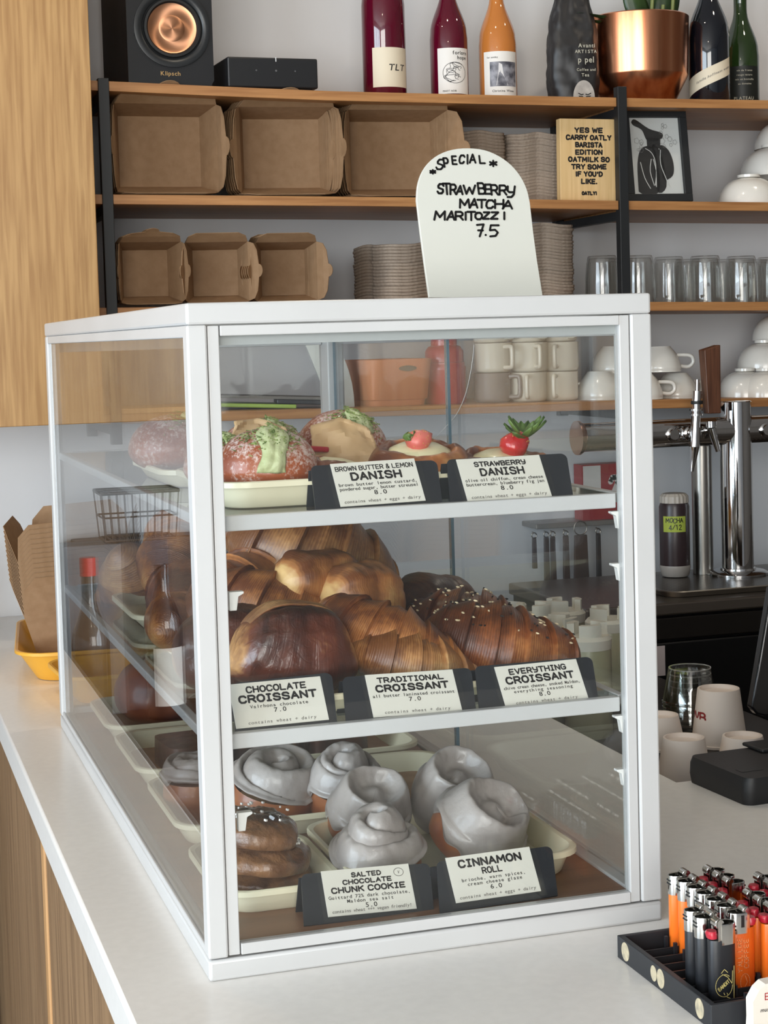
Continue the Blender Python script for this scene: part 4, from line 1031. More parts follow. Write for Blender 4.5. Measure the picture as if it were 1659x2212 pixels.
# ------------------------------------------------------------------ loudspeaker and small amplifier
p = at_y(278, 178, 1.915); x0 = p.x; zt = sz(1, .36)
wS, dS, hS = .172, .24, .34
sp = thing('loudspeaker', 'black bookshelf loudspeaker with a copper cone on the top shelf', 'speaker', (x0 + wS / 2, 1.92, zt), (0, 0, d2(3)))
g = G(); g.box((-wS / 2, .012, 0), (wS / 2, dS, hS)); g.build('cabinet', mat('black_ash_vinyl', (30, 30, 32), .5, rgb2=(38, 38, 40), scale=60, stretch=(1, 1, .1)), sp, smooth=0, bevel=.001)
ang = [2 * PI * k / 64 for k in range(64)]
def sq(a, x0, x1, z0, z1, cx, cz):
    c, s_ = math.cos(a), math.sin(a); tx = ((x1 - cx) / c if c > 1e-9 else ((x0 - cx) / c if c < -1e-9 else 9)); tz_ = ((z1 - cz) / s_ if s_ > 1e-9 else ((z0 - cz) / s_ if s_ < -1e-9 else 9)); t_ = min(tx, tz_)
    return (cx + c * t_, cz + s_ * t_)
ro = [sq(a, -wS / 2, wS / 2, 0, .20, .004, .112) for a in ang]
g = G(); g.loft([[(x, .0118, z) for x, z in ro], [(x, 0, z) for x, z in ro], [(.004 + .0488 * math.cos(a), 0, .112 + .0488 * math.sin(a)) for a in ang], [(.004 + .0488 * math.cos(a), .0118, .112 + .0488 * math.sin(a)) for a in ang]])
g.box((-wS / 2, 0, .20), (wS / 2, .0118, hS)); g.build('front_baffle', M_BLACKP, sp, smooth=20)
zc = .112
Mf = Matrix.Translation((.004, -.0002, zc)) @ Matrix.Rotation(PI / 2, 4, 'X')
g = G(); g.lathe([(.0765, 0), (.0765, .004), (.070, .0055), (.062, .004), (.0585, -.001)], 48, M=Mf); g.build('surround_ring', mat('satin_black_ring', (34, 36, 38), .35), sp, smooth=50)
g = G(); g.lathe([(.0585, .0), (.0565, .006), (.052, .0065), (.0485, .001)], 48, M=Mf); g.build('rubber_surround', mat('black_rubber', (18, 19, 20), .6), sp, smooth=50)
def spun(name, rgb):
    m = mat(name, rgb, .28, 1.0, aniso=.8); nt = m.node_tree
    tg = nt.nodes.new('ShaderNodeTangent'); tg.direction_type = 'RADIAL'; tg.axis = 'Z'; nt.links.new(tg.outputs[0], nt.nodes['Principled BSDF'].inputs['Tangent'])
    return m
co = spun('spun_copper', (214, 156, 120)); co.node_tree.nodes['Principled BSDF'].inputs['Roughness'].default_value = .36
g = G(); g.lathe([(.0488, .001), (.046, .0), (.0265, -.0034), (.0255, -.0030), (.018, -.0024), (.009, -.0020), (0, -.0018)], 64); cone = g.build('copper_cone', co, sp, smooth=60)
cone.location = (.004, -.0012, zc); cone.rotation_euler = (PI / 2, 0, 0)
g = G(); g.flat(type_text('Klipsch', .0115, prop=True, cx=-.002, cy=.020, sx=1.1), lambda x, y: (x, -.0006, y)); g.build('maker_lettering', mat('gold_print', (196, 160, 108), .4, .5), sp, smooth=0, fix=False)
p = at_y(497, 190, 1.93); q = at_y(690, 195, 1.93)
am = thing('streaming_amplifier', 'flat black amplifier box beside the loudspeaker', 'amplifier', ((p.x + q.x) / 2 - .004, 1.925, sz(1, .58)), (0, 0, d2(2.5)))
g = G(); g.box((-.094, 0, .006), (.094, .19, .066)); g.build('housing', M_BLACKP, am, smooth=0, bevel=.003)
g = G(); g.box((-.085, .012, 0), (.085, .18, .0058)); g.build('foot_plate', M_BLACK, am, smooth=0)
for x, r in ((-.035, .0016), (.006, .0022), (.046, .0016)):
    g = G(); g.lathe([(r, 0), (r, .0008), (0, .0008)], 12, M=Matrix.Translation((x, .0, .040)) @ Matrix.Rotation(PI / 2, 4, 'X')); g.build('indicator_dot', mat('grey_dot', (92, 92, 94), .4), am)
g = G(); g.box((.0055, -.0006, .058), (.0070, .004, .0665)); g.build('status_light', mat('white_mark', (236, 236, 236), .4), am, smooth=0)

# ------------------------------------------------------------------ coffee bag, copper planter
p = at_y(1238, 207, 2.03); p.z = sz(1, p.x)
cbg = thing('coffee_bag', 'black crumpled coffee bag standing beside the copper planter', 'coffee bag', p, (0, 0, d2(-8)))
def fb(u_, v_):
    w = 2 * PI * v_; z = u_ * .27
    k = 1.0 if u_ < .55 else 1.0 - .62 * ((u_ - .55) / .45) ** 1.4
    k *= .94 + .06 * min(1, u_ * 8)
    a, b = .054 * k, .038 * (1 - .7 * max(0, (u_ - .45) / .55))
    c, s = math.cos(w), math.sin(w); q = (abs(c) ** 3.2 + abs(s) ** 3.2) ** (-1 / 3.2)
    nn = noise.noise(V((c * 2.5, s * 2.5, z * 22))) * .0045 + noise.noise(V((c * 6, s * 6, z * 60))) * .0016
    return (c * q * (a + nn), s * q * (b + nn), z)
g = G(); g.grid(fb, 60, 64, wv=True); g.build('bag_body', mat('black_foil_paper', (30, 29, 30), .45, rgb2=(40, 39, 40), scale=30), cbg, smooth=70)
ff = lambda x, y: (x, -.0425 - .002, y)
g = G(); g.flat(join2d(type_text('Avanti', .012, prop=True, cx=.020, cy=.118), type_text('ARTISTA', .010, cell=.7, cx=.018, cy=.106), type_text('p pel', .018, prop=True, cx=.018, cy=.086, sx=.9), type_text('Coffee and', .008, prop=True, cx=.018, cy=.068), type_text('Tea', .010, prop=True, cx=.016, cy=.056)), ff)
g.build('bag_lettering', M_PALEINK, cbg, smooth=0, fix=False)
el = [(.012 + .024 * math.cos(a), .012 + .036 * math.sin(a)) for a in [i * PI / 16 for i in range(17)]]
g = G(); g.flat((el, [tuple(range(17))]), ff); fp = g.build('oval_print', mat('grey_white_print', (186, 180, 172), .6, rgb2=(158, 152, 146), scale=50), cbg, smooth=0, fix=False)
g = G(); g.flat(ribbon([[(.0, .020), (.006, .017), (.010, .018)], [(.016, .018), (.021, .017), (.027, .020)], [(.001, .014), (.009, .013)], [(.017, .013), (.026, .014)]], .0022), lambda x, y: (x, -.0449, y)); g.build('print_marks', M_INK, fp, smooth=0, fix=False)
g = G(); g.tube([(-.018, -.026, .232), (-.010, -.024, .250), (.0, -.02, .262)], .004, 8); g.build('tin_tie', mat('tan_tie', (176, 160, 130), .6), cbg)

p = at_y(1380, 209, 2.06); p.z = sz(1, p.x)
pl = thing('copper_planter', 'copper plant pot on the top shelf above the black post', 'planter', p)
r = .112; n_ = 72
g = G(); g.lathe([(0, 0), (.038, 0), (.040, .008), (.078, .011), (.082, .015), (.1085, .066), (.1095, .070), (.113, .196), (.110, .1985), (.108, .196), (.106, .17), (0, .17)], n_)
g.build('pot', mat('copper_facet_sheen', (190, 116, 80), .24, 1.0, rgb2=(232, 166, 126), scale=46, stretch=(1, 1, .01), lo=.3, hi=.7), pl, smooth=28)  # light and dark vertical bands paint facet reflections into the brushed copper
M_PLANT = mat('dark_plant_leaf', (30, 48, 24), .35, rgb2=(52, 74, 36), scale=20)
g = G(); g.lathe([(0, .171), (.104, .171)], 40); g.build('soil', mat('dark_soil', (38, 30, 24), .9), pl)
for k, (x, y, ax, ay_, l) in enumerate(((.0, -.03, -.2, .05, .11), (.03, -.02, .1, .0, .13), (.055, -.03, .12, .1, .12), (-.05, -.04, -1.0, .1, .12), (-.03, .03, -.6, -.2, .12), (.02, .04, .2, -.3, .14), (-.02, -.05, -.9, .25, .13))):
    def f(a, b): 
        wd = .030 * math.sin(PI * min(1, .12 + a * .88)) ** .8; bend = a * a * .06
        return ((b - .5) * 2 * wd + (x + math.sin(ax) * l * a + bend * math.sin(ax)), y - .03 * ay_ * a + abs(b - .5) * .02, .171 + math.cos(ax) * l * a * (1.1 if abs(ax) < .5 else .55) - bend * abs(math.sin(ax)) * .4)
    g = G(); g.grid(f, 12, 6); g.build('leaf', M_PLANT, pl, smooth=60, solid=.0005)
for x, h in ((.01, .24), (.035, .22), (.06, .24)):
    g = G(); g.tube([(x, -.045, .171), (x + .004, -.05, h)], .004, 8); g.build('stem', mat('pale_stem', (120, 128, 70), .5), pl)

# ------------------------------------------------------------------ kraft take-out boxes lying open towards the room
def kraft_box(name, label, loc, rot, group, bw, bh, rw, rh, d, flap, cat='takeout box', tab=(1, 1, 1, 0), top_k=1.0, splay=(.35, .35, .35, .35)):
    """bottom at +y, mouth at -y; flaps left, right, top, bottom continue past the rim"""
    t = thing(name, label, cat, loc, rot, group)
    B = [V((-bw / 2, d, -bh / 2)), V((bw / 2, d, -bh / 2)), V((bw / 2, d, bh / 2)), V((-bw / 2, d, bh / 2))]
    Rm = [V((-rw / 2, 0, -rh / 2)), V((rw / 2, 0, -rh / 2)), V((rw / 2, 0, rh / 2)), V((-rw / 2, 0, rh / 2))]
    g = G(); g.add(B + Rm, [(0, 1, 2, 3), (0, 4, 5, 1), (1, 5, 6, 2), (2, 6, 7, 3), (3, 7, 4, 0)])
    g.build('tub', [M_KRAFT], t, smooth=0, solid=.0012)
    sides = ((3, 0, V((-1, 0, 0)), splay[0], flap[0], tab[0]), (1, 2, V((1, 0, 0)), splay[1], flap[1], tab[1]), (2, 3, V((0, 0, 1)), splay[2], flap[2], tab[2]), (0, 1, V((0, 0, -1)), splay[3], flap[3], tab[3]))
    for i, j, o, s_, fl, tb in sides:
        a, b = Rm[i], Rm[j]; e = (b - a); l = e.length; e = e.normalized(); d0 = V((0, -math.cos(s_), 0)) + o * math.sin(s_)
        def fp(x, y):
            w = math.sin(PI * max(0, min(1, x / l)))
            return a + e * x + d0 * y + o * (.10 * y * w)
        c = l * .16
        pts = [(0, 0), (l, 0), (l - c * .25, fl * .55), (l - c, fl * .80)]
        if tb:
            for k in range(9):
                q = k / 8 * PI; pts.append((l / 2 + l * .11 * math.cos(q), fl * .88 + l * .085 * math.sin(q)))
        pts += [(c, fl * .80), (c * .25, fl * .55)]
        m_ = len(pts); nn = 6
        # fan grid from the hinge to the outline so the flap can bow
        vs = []; fs = []
        for k in range(nn + 1):
            for x, y in pts: vs.append(fp(x, y * k / nn))
        g = G(); top = [fp(x, y) for x, y in pts]
        g.add(top, [tuple(range(m_))])
        g.build('flap', [M_KRAFT], t, smooth=0, solid=.0012)
    return t
def box_stack(px0, py0, px1, py1, Y, k, n, dims, label, behind, yaw=0, lift=0, pitch=.011, side=0, **kw):
    a = at_y(px0, py1, Y); b = at_y(px1, py0, Y)
    cx = (a.x + b.x) / 2; z = sz(k, cx) + .011 + dims[3] / 2 + lift
    first = kraft_box('takeout_box', label, (cx, Y, z), (0, 0, yaw), 'kraft takeout boxes nested on the wall shelf', *dims, **kw)
    for q in range(1, n):
        dup(first, loc=(cx + q * pitch * math.sin(-yaw) - q * side + R.uniform(-.001, .001), Y + q * pitch * math.cos(yaw), z + R.uniform(-.0008, .0008) + .0), label=behind)
    return first
big = (.172, .142, .214, .174, .072, (.045, .045, .050, .05))
box_stack(248, 200, 472, 418, 1.955, 2, 6, (.168, .142, .206, .174, .072, (.045, .045, .050, .05)), 'front box of the left nest of big kraft boxes, middle shelf', 'kraft box nested inside the left nest of big boxes, middle shelf', yaw=d2(2), splay=(.25, .1, .55, .10))
box_stack(512, 215, 730, 420, 1.955, 2, 6, (.162, .142, .196, .174, .072, (.036, .045, .050, .05)), 'front box of the middle nest of big kraft boxes, middle shelf', 'kraft box nested inside the middle nest of big boxes, middle shelf', yaw=d2(-4), side=.0030, splay=(.50, .12, .42, .10))
box_stack(752, 215, 972, 422, 1.955, 2, 6, (.176, .142, .212, .174, .072, (.036, .05, .055, .05)), 'front box of the right nest of big kraft boxes, behind the special board', 'kraft box nested inside the right nest of big boxes, middle shelf', yaw=d2(-3), side=.0030, splay=(.50, .45, .55, .10), tab=(1, 1, 0, 0))
sml = (.092, .094, .124, .120, .058, (.034, .034, .036, .034))
box_stack(256, 508, 396, 650, 1.955, 3, 5, sml, 'front box of the left nest of small kraft boxes, third shelf', 'kraft box nested inside the left nest of small boxes, third shelf', yaw=d2(2), splay=(.2, .12, .50, .10))
box_stack(405, 508, 535, 650, 1.955, 3, 5, sml, 'front box of the middle nest of small kraft boxes, third shelf', 'kraft box nested inside the middle nest of small boxes, third shelf', yaw=d2(-7), splay=(.30, .55, .55, .10), tab=(1, 1, 0, 0))
box_stack(560, 508, 680, 650, 1.955, 3, 5, sml, 'front box of the right nest of small kraft boxes, third shelf', 'kraft box nested inside the right nest of small boxes, third shelf', yaw=d2(-6), side=.003, splay=(.5, .60, .55, .10), tab=(1, 1, 0, 0))

# ------------------------------------------------------------------ paper pulp cup carriers in stacks
def carrier():
    g = G(); n = 48
    def ring(s, z, wob):
        r_ = []
        for k in range(n):
            a = 2 * PI * k / n; c, s2 = math.cos(a), math.sin(a); q = (abs(c) ** 5 + abs(s2) ** 5) ** (-1 / 5)
            notch = 1 - .06 * max(0, math.cos(4 * a)) ** 6
            r_.append((.098 * c * q * s * notch, .098 * s2 * q * s * notch, z + wob * math.cos(4 * a) * .0022 + wob * .001 * math.sin(7 * a)))
        return r_
    g.loft([ring(.90, -.016, 0), ring(.93, -.010, 1), ring(.985, -.002, 1), ring(1.0, -.001, 1), ring(1.0, .003, 1), ring(.985, .004, 1), ring(.80, .002, 0)], cap0=True, cap1=True)
    return g
def carrier_stack(px0, px1, ptop, pbot, Y, k, label, group, n=None, yaw=0, zb=None):
    a = at_y(px0, pbot, Y); b = at_y(px1, ptop, Y); cx = (a.x + b.x) / 2; s = abs(b.x - a.x) / .205
    z0 = sz(k, cx) if zb is None else zb
    hgt = b.z - z0; pitch = .0068; n = int((hgt - .022) / pitch)
    first = None
    for q in range(n):
        loc = (cx + R.uniform(-.0018, .0018), Y + .10 * s + R.uniform(-.002, .002), z0 + .018 + q * pitch)
        rot = (R.uniform(-.006, .006), R.uniform(-.008, .008), yaw + R.uniform(-.02, .02))
        if first is None:
            first = tag(carrier().build('cup_carrier', M_PULP, None, loc, rot, smooth=40), label, 'cup carrier', group); first.scale = (s, s, 1)
        else: dup(first, loc, rot)
carrier_stack(812, 1000, 512, 645, 1.98, 3, 'grey pulp cup carrier in the stack left of the special board', 'cup carriers left of the special board', yaw=.25)
carrier_stack(1085, 1252, 474, 645, 1.98, 3, 'grey pulp cup carrier in the tall stack right of the special board, third shelf', 'cup carriers right of the special board', yaw=.12)
carrier_stack(962, 1102, 276, 430, 2.00, 2, 'grey pulp cup carrier in the stack beside the big kraft boxes', 'cup carriers beside the big kraft boxes', yaw=.1)
carrier_stack(1106, 1228, 276, 430, 2.00, 2, 'grey pulp cup carrier in the stack behind the wooden block sign', 'cup carriers behind the block sign', yaw=-.06)

# ------------------------------------------------------------------ wooden block sign and framed print
a = at_y(1212, 432, 1.935); b = at_y(1330, 256, 1.935)
wB = b.x - a.x; hB = b.z - sz(2, a.x); p = V(((a.x + b.x) / 2, 1.935, sz(2, (a.x + b.x) / 2)))
bs = thing('block_sign', 'pale wooden block sign about oat milk standing on the middle shelf', 'sign', p, (0, d2(.6), d2(-2)))
g = G(); g.box((-wB / 2, 0, 0), (wB / 2, .022, hB)); g.build('wood_block', wood('pale_pine', (206, 170, 116), (222, 188, 136), (214, 180, 126), 'Z', .8, .5), bs, smooth=0, bevel=.001)
geos = []; y = hB * .925
for s, k in (('YES WE', .50), ('CARRY OATLY', .80), ('BARISTA', .49), ('EDiTiON', .48), ('OATMiLK SO', .73), ('TRY SOME', .62), ("iF YOU'D", .48), ('LiKE.', .29)):
    y -= hB * .088; cells = sum(.6 if c == ' ' else .34 + (.3 if c in "i.'" else (1.25 if c in 'MW' else 1)) for c in s)
    geos.append(stroke_text(s, hB * .050, wB * k / cells, hB * .019, gap=.34, cy=y, wob=.04))
geos.append(stroke_text('OATLY!', hB * .034, wB * .034, hB * .016, gap=.42, cy=hB * .085, wob=.03))
g = G(); g.flat(join2d(*geos), lambda x, y: (x, -.0005, y)); g.build('block_lettering', M_INK, bs, smooth=0, fix=False)

a = at_y(1350, 433, 1.95); b = at_y(1486, 433, 1.95); wF = (b.x - a.x); hF = at_y(1470, 240, 1.98).z - sz(2, b.x)
fr = thing('picture_frame', 'black picture frame with an ink drawing, leaning on the middle shelf', 'picture frame', ((a.x + b.x) / 2, 1.935, sz(2, 1.43) + .001), (d2(-9), d2(0), d2(-3)))
bd = .017
for bx in (((-wF / 2, -.008, 0), (wF / 2, .008, bd)), ((-wF / 2, -.008, hF - bd), (wF / 2, .008, hF)), ((-wF / 2, -.008, bd), (-wF / 2 + bd, .008, hF - bd)), ((wF / 2 - bd, -.008, bd), (wF / 2, .008, hF - bd))):
    g = G(); g.box(*bx); g.build('frame_bar', M_BLACK, fr, smooth=0, bevel=.001)
pw, ph_ = wF - 2 * bd, hF - 2 * bd
g = G(); g.box((-pw / 2, .001, bd), (pw / 2, .004, hF - bd)); pr = g.build('print', mat('grey_white_art_paper', (208, 206, 202), .6), fr, smooth=0)
def A(pts): return [((x - .5) * pw, bd + y * ph_) for x, y in pts]
silh = [[(.10, .04), (.50, .03), (.52, .45), (.44, .62), (.22, .60), (.12, .40)], [(.46, .06), (.66, .10), (.64, .45), (.56, .60), (.44, .62)], [(.60, .20), (.80, .24), (.84, .40), (.76, .58), (.60, .64), (.58, .45)],
        [(.06, .94), (.14, .98), (.40, .86), (.66, .80), (.62, .72), (.36, .70), (.26, .84), (.10, .90)], [(.34, .60), (.34, .74), (.62, .74), (.60, .60)]]
g = G()
for s in silh:
    s = smoothp([s[-1]] + s + [s[0]], 4)[4:-1] if len(s) > 4 else s
    g.flat((A(s), [tuple(range(len(s)))]), lambda x, y: (x, .0002, y))
g.build('ink_shapes', M_INK, pr, smooth=0, fix=False)
wl = [A(q) for q in ([(.30, .60), (.42, .54), (.48, .40), (.46, .10)], [(.40, .46), (.36, .30), (.42, .12)], [(.44, .46), (.48, .30), (.44, .12)], [(.60, .58), (.58, .40), (.66, .22), (.72, .10)], [(.18, .42), (.24, .22), (.34, .08)])]
g = G(); g.flat(ribbon([smoothp(q) for q in wl], .0016), lambda x, y: (x, -.0002, y)); g.build('white_lines', mat('white_print_lines', (214, 212, 208), .6), pr, smooth=0, fix=False)
rs = random.Random(8); cl = []
for k in range(16):
    cx, cy = (rs.uniform(.62, .9), rs.uniform(.62, .92)) if k < 10 else (rs.uniform(.04, .24), rs.uniform(.55, .78)); r0 = rs.uniform(.02, .05)
    cl.append(A([(cx + r0 * math.cos(t) * (1 + .2 * math.cos(5 * t)), cy + r0 * .75 * math.sin(t) * (1 + .2 * math.cos(5 * t))) for t in [i * PI / 8 for i in range(17)]]))
g = G(); g.flat(ribbon(cl, .0006), lambda x, y: (x, .0001, y)); g.build('smoke_lines', M_INKG, pr, smooth=0, fix=False)
g = G(); g.box((-pw / 2 - .001, -.004, bd - .001), (pw / 2 + .001, -.0035, hF - bd + .001)); g.build('glazing', M_PANE, fr, smooth=0)

# ------------------------------------------------------------------ glasses, bowls, cups, mugs
M_TUMB = glass('tumbler_glass', (250, 250, 249), .07, .02, 3.4)
def tumbler(loc, label=None):
    t = thing('glass_tumbler', label, 'glass', loc, (0, 0, R.uniform(0, 6)), 'upturned tumblers on the third shelf')
    g = G(); g.lathe([(.037, 0), (.0375, .004), (.0365, .05), (.033, .088), (.0325, .098), (.030, .1035), (.0, .1035), (0, .098), (.028, .098), (.031, .086), (.0345, .05), (.0355, .002), (.037, 0)], 28); g.build('tumbler_wall', M_TUMB, t, smooth=50)
    g = G()
    for k in range(9):
        a = 2 * PI * k / 9; g.tube([(.0372 * math.cos(a), .0372 * math.sin(a), .012), (.0362 * math.cos(a), .0362 * math.sin(a), .055), (.0332 * math.cos(a), .0332 * math.sin(a), .09)], .0012, 6)
    g.build('moulded_ribs', M_TUMB, t); return t
tb0 = None
for k, (px, Y) in enumerate(((1302, 2.0), (1380, 1.99), (1446, 2.03), (1524, 1.98), (1602, 1.98), (1668, 2.02), (1345, 2.11), (1490, 2.12), (1560, 2.12), (1630, 2.13))):
    x = at_y(px, 648, Y).x; loc = (x, Y, sz(3, x)); 
    lb = ('upturned glass tumbler left of the black post, third shelf', 'upturned glass tumbler just right of the black post', 'low upturned tumbler, second to the right of the black post', 'upturned tumbler with bright streaks, third to the right of the black post', 'upturned tumbler, fourth to the right of the black post', 'upturned tumbler cut by the right edge of the photo')[k] if k < 6 else 'upturned glass tumbler in the back row, third shelf'
    if tb0 is None: tb0 = tumbler(loc, lb)
    else: dup(tb0, loc, label=lb)
def bowl_geo(r, h):
    g = G(); pr = [(r, 0), (r * .995, .003)]
    for k in range(1, 10):
        a = k / 10 * PI / 2; pr.append((r * math.cos(a) ** .75 * (1 - .0 * k), h * math.sin(a)))
    pr += [(r * .36, h), (r * .36, h + .006), (r * .30, h + .006), (r * .29, h), (0, h)]
    g.lathe(pr, 40); return g
def bowl(px, py, Y, k, r, h, label, dz=0, grp='white bowls on the shelves'):
    p = at_y(px, py, Y); z = (sz(k, p.x) if dz == 0 else dz)
    return tag(bowl_geo(r, h).build('bowl', M_CERAM, None, (p.x, Y, z), smooth=50), label, 'bowl', grp)
bowl(1618, 437, 1.99, 2, .070, .062, 'white upturned bowl on the middle shelf, lowest at the right edge')
pz = at_y(1672, 378, 2.05); bowl(1672, 378, 2.05, 2, .076, .066, 'white upturned bowl stacked second at the right edge of the middle shelf', dz=pz.z - .004)
pz = at_y(1702, 322, 2.08); bowl(1702, 322, 2.08, 2, .076, .066, 'white upturned bowl topmost at the right edge of the middle shelf', dz=pz.z)
bowl(1700, 437, 2.08, 2, .074, .064, 'white upturned bowl behind the lowest one on the middle shelf')
for px, py, Y, lb, dz in ((1610, 856, 2.02, 'white upturned bowl in the bottom row on the lowest shelf, left one', 0), (1655, 856, 1.985, 'white upturned bowl in the bottom row on the lowest shelf, right one', 0), (1652, 795, 2.05, 'white upturned bowl in the second row on the lowest shelf', 1), (1684, 734, 2.08, 'white upturned bowl topmost on the lowest shelf, at the right edge', 1)):
    bowl(px, py, Y, 4, .062, .058, lb, dz=(at_y(px, py, Y).z if dz else 0))
def cup_geo(loc, rot, label, r=.048, h=.052, grp='white cups on the lowest shelf', inv=True):
    t = thing('tea_cup', label, 'cup', loc, rot, grp)
    pr = [(r, 0), (r * .98, .004)]
    for k in range(1, 9):
        a = k / 9; pr.append((r * (1 - .42 * a ** 2.2), h * a))
    pr += [(r * .56, h), (r * .5, h + .004), (r * .44, h + .004), (r * .43, h), (0, h)]
    g = G(); g.lathe(pr, 36); g.build('cup_body', M_CERAM, t, smooth=50)
    g = G(); g.tube(smooth3([(r * .93, 0, .012), (r + .016, 0, .010), (r + .026, 0, .020), (r + .020, 0, .034), (r * .80, 0, .036)]), .0042, 10); g.build('cup_handle', M_CERAM, t, smooth=60)
    return t
p = at_y(1425, 803, 1.99); cup_geo((p.x, 1.99, p.z), (0, 0, d2(-20)), 'white upturned cup on top of another, handle to the right')
p = at_y(1462, 857, 2.0); cup_geo((p.x, 2.0, sz(4, p.x)), (0, 0, d2(15)), 'white upturned cup on the lowest shelf below the topmost cup')
p = at_y(1385, 857, 1.96); cup_geo((p.x, 1.96, sz(4, p.x)), (0, 0, d2(-15)), 'white upturned cup beside the case post, handle to the right')
p = at_y(1296, 860, 2.0); cup_geo((p.x, 2.0, sz(4, p.x)), (0, 0, d2(160)), 'white upturned cup seen through the case, on the lowest shelf', r=.052, h=.058)
p = at_y(1326, 806, 2.04); cup_geo((p.x, 2.04, p.z), (0, 0, d2(100)), 'white upturned cup seen through the case, stacked on another', r=.050, h=.056)
def mug(loc, rot, label, m=M_CERAM):
    t = thing('mug', label, 'mug', loc, rot, 'stacked mugs seen through the case')
    g = G(); g.lathe([(0, 0), (.034, 0), (.0385, .004), (.0395, .010), (.0395, .060), (.0405, .063), (.0385, .063), (.0375, .058), (.0375, .008), (0, .006)], 36); g.build('mug_body', m, t, smooth=45)
    g = G(); g.tube(smooth3([(0, -.038, .054), (0, -.056, .055), (0, -.062, .049), (0, -.062, .018), (0, -.057, .011), (0, -.038, .011)]), .0048, 10); g.build('mug_handle', m, t, smooth=60)
    return t
M_GRAYMUG = mat('grey_glazed_stoneware', (132, 122, 114), .3, rgb2=(142, 132, 124), scale=20)
M_CREAMUG = mat('cream_glazed_stoneware', (212, 204, 186), .28, coat=.3)
for col, (px, Y, hs) in enumerate(((1064, 2.0, (50, 20, 30)), (1142, 1.99, (-25, 0, 20)), (1210, 2.0, (-35, -35, 10)))):
    x = at_y(px, 860, Y).x; nm = ('left', 'middle', 'right')[col]
    for lv in range(3):
        mm = M_GRAYMUG if (col == 0 and lv == 0) else M_CREAMUG
        mug((x + (.003 if lv == 1 else 0), Y, sz(4, x) + .0005 + lv * .0638), (0, 0, d2(hs[lv])), ('%s mug, %s in the %s stack behind the case glass' % (('grey' if mm is M_GRAYMUG else 'cream'), ('lowest', 'second', 'topmost')[lv], nm)), mm)

# lowest shelf, left part: white board, orange bin, red canister, green folder, tray
a = at_y(770, 880, 1.97)
g = G(); pts = [(0, 0), (.050, 0)]
for k in range(9):
    t_ = k / 8; pts.append((.050 - .085 * t_ ** 2.2, .20 * t_))
pts += [(-.075, .20)]
g.prism(pts, -.004, 0, M=Matrix.Rotation(PI / 2, 4, 'X'))
tag(g.build('spare_board', mat('off_white_acrylic', (224, 224, 213), .3), None, (a.x - .055, 1.97, sz(4, .72)), (0, 0, d2(-4)), smooth=30), 'white curved board leaning on the lowest shelf beside the orange bin', 'sign board')
a = at_y(785, 866, 1.96); b = at_y(925, 866, 1.96)
ob = thing('storage_bin', 'orange plastic bin on the lowest shelf, seen through the case', 'bin', ((a.x + b.x) / 2, 2.03, sz(4, .81)), (0, 0, d2(4)))
g = G(); wb = b.x - a.x
g.loft([rrect(wb * .92, .17, .025, .012), rrect(wb * .95, .175, .025, .014), rrect(wb * 1.05, .20, .03, .095), rrect(wb * 1.05, .20, .03, .097), rrect(wb * 1.03, .195, .028, .097), rrect(wb * .93, .17, .022, .016)], cap0=True, cap1=True)
g.loft([rrect(wb * .86, .16, .02, 0), rrect(wb * .88, .165, .02, .012)], cap0=True)
g.build('bin_body', mat('orange_plastic', (206, 128, 86), .45), ob, smooth=50)
el = [(.018 * math.cos(a_) * (1 if abs(math.cos(a_)) < .8 else 1.1), .006 * math.sin(a_)) for a_ in [i * PI / 12 for i in range(24)]]
g = G(); g.prism(el, 0, .0012, M=Matrix.Translation((.012, -.0985, .078)) @ Matrix.Rotation(PI / 2, 4, 'X')); g.build('handle_slot', mat('dark_slot', (96, 84, 66), .6), ob, smooth=0)
p = at_y(962, 866, 2.0)
rc = thing('canister', 'red lidded canister on the lowest shelf, beside the cream mugs', 'canister', (p.x, 2.0, sz(4, p.x)))
M_REDP = mat('red_plastic', (168, 40, 44), .3, coat=.3)
g = G(); g.lathe([(0, 0), (.042, 0), (.045, .004), (.045, .072), (.046, .076), (.043, .082), (.043, .088), (0, .088)], 36); g.build('can_body', M_REDP, rc, smooth=45)
g = G(); g.lathe([(.041, .0885), (.041, .112), (.034, .122), (.028, .124), (.028, .150), (0, .150)], 36); g.build('lid', M_REDP, rc, smooth=45)
p = at_y(590, 874, 1.95)
cbd = thing('clipboard', 'green and black clipboard lying on the lowest shelf', 'clipboard', (p.x - .01, 2.02, sz(4, .53) + .001), (d2(0), d2(3), d2(-10)))
g = G(); g.box((-.13, -.06, .002), (.07, .06, .010)); g.build('green_cover', mat('lime_green_plastic', (150, 178, 74), .4), cbd, smooth=0, bevel=.002)
g = G(); g.box((.03, -.055, .0105), (.13, .055, .020)); g.build('clip_end', M_BLACKP, cbd, smooth=0, bevel=.002)
g = G(); g.box((-.12, -.05, .0205), (.125, .05, .026)); g.build('top_sheet', mat('grey_paper_pad', (104, 98, 90), .7), cbd, smooth=0)
tag((lambda g: (g.box((-.10, -.09, 0), (.10, .09, .011)), g)[1])(G()).build('wooden_board', wood('pale_board', (196, 150, 96), (214, 170, 116), (204, 160, 106), 'X', .7), None, (at_y(322, 885, 2.0).x, 2.0, sz(4, .3)), smooth=0, bevel=.002), 'pale wooden board lying at the left end of the lowest shelf', 'board')
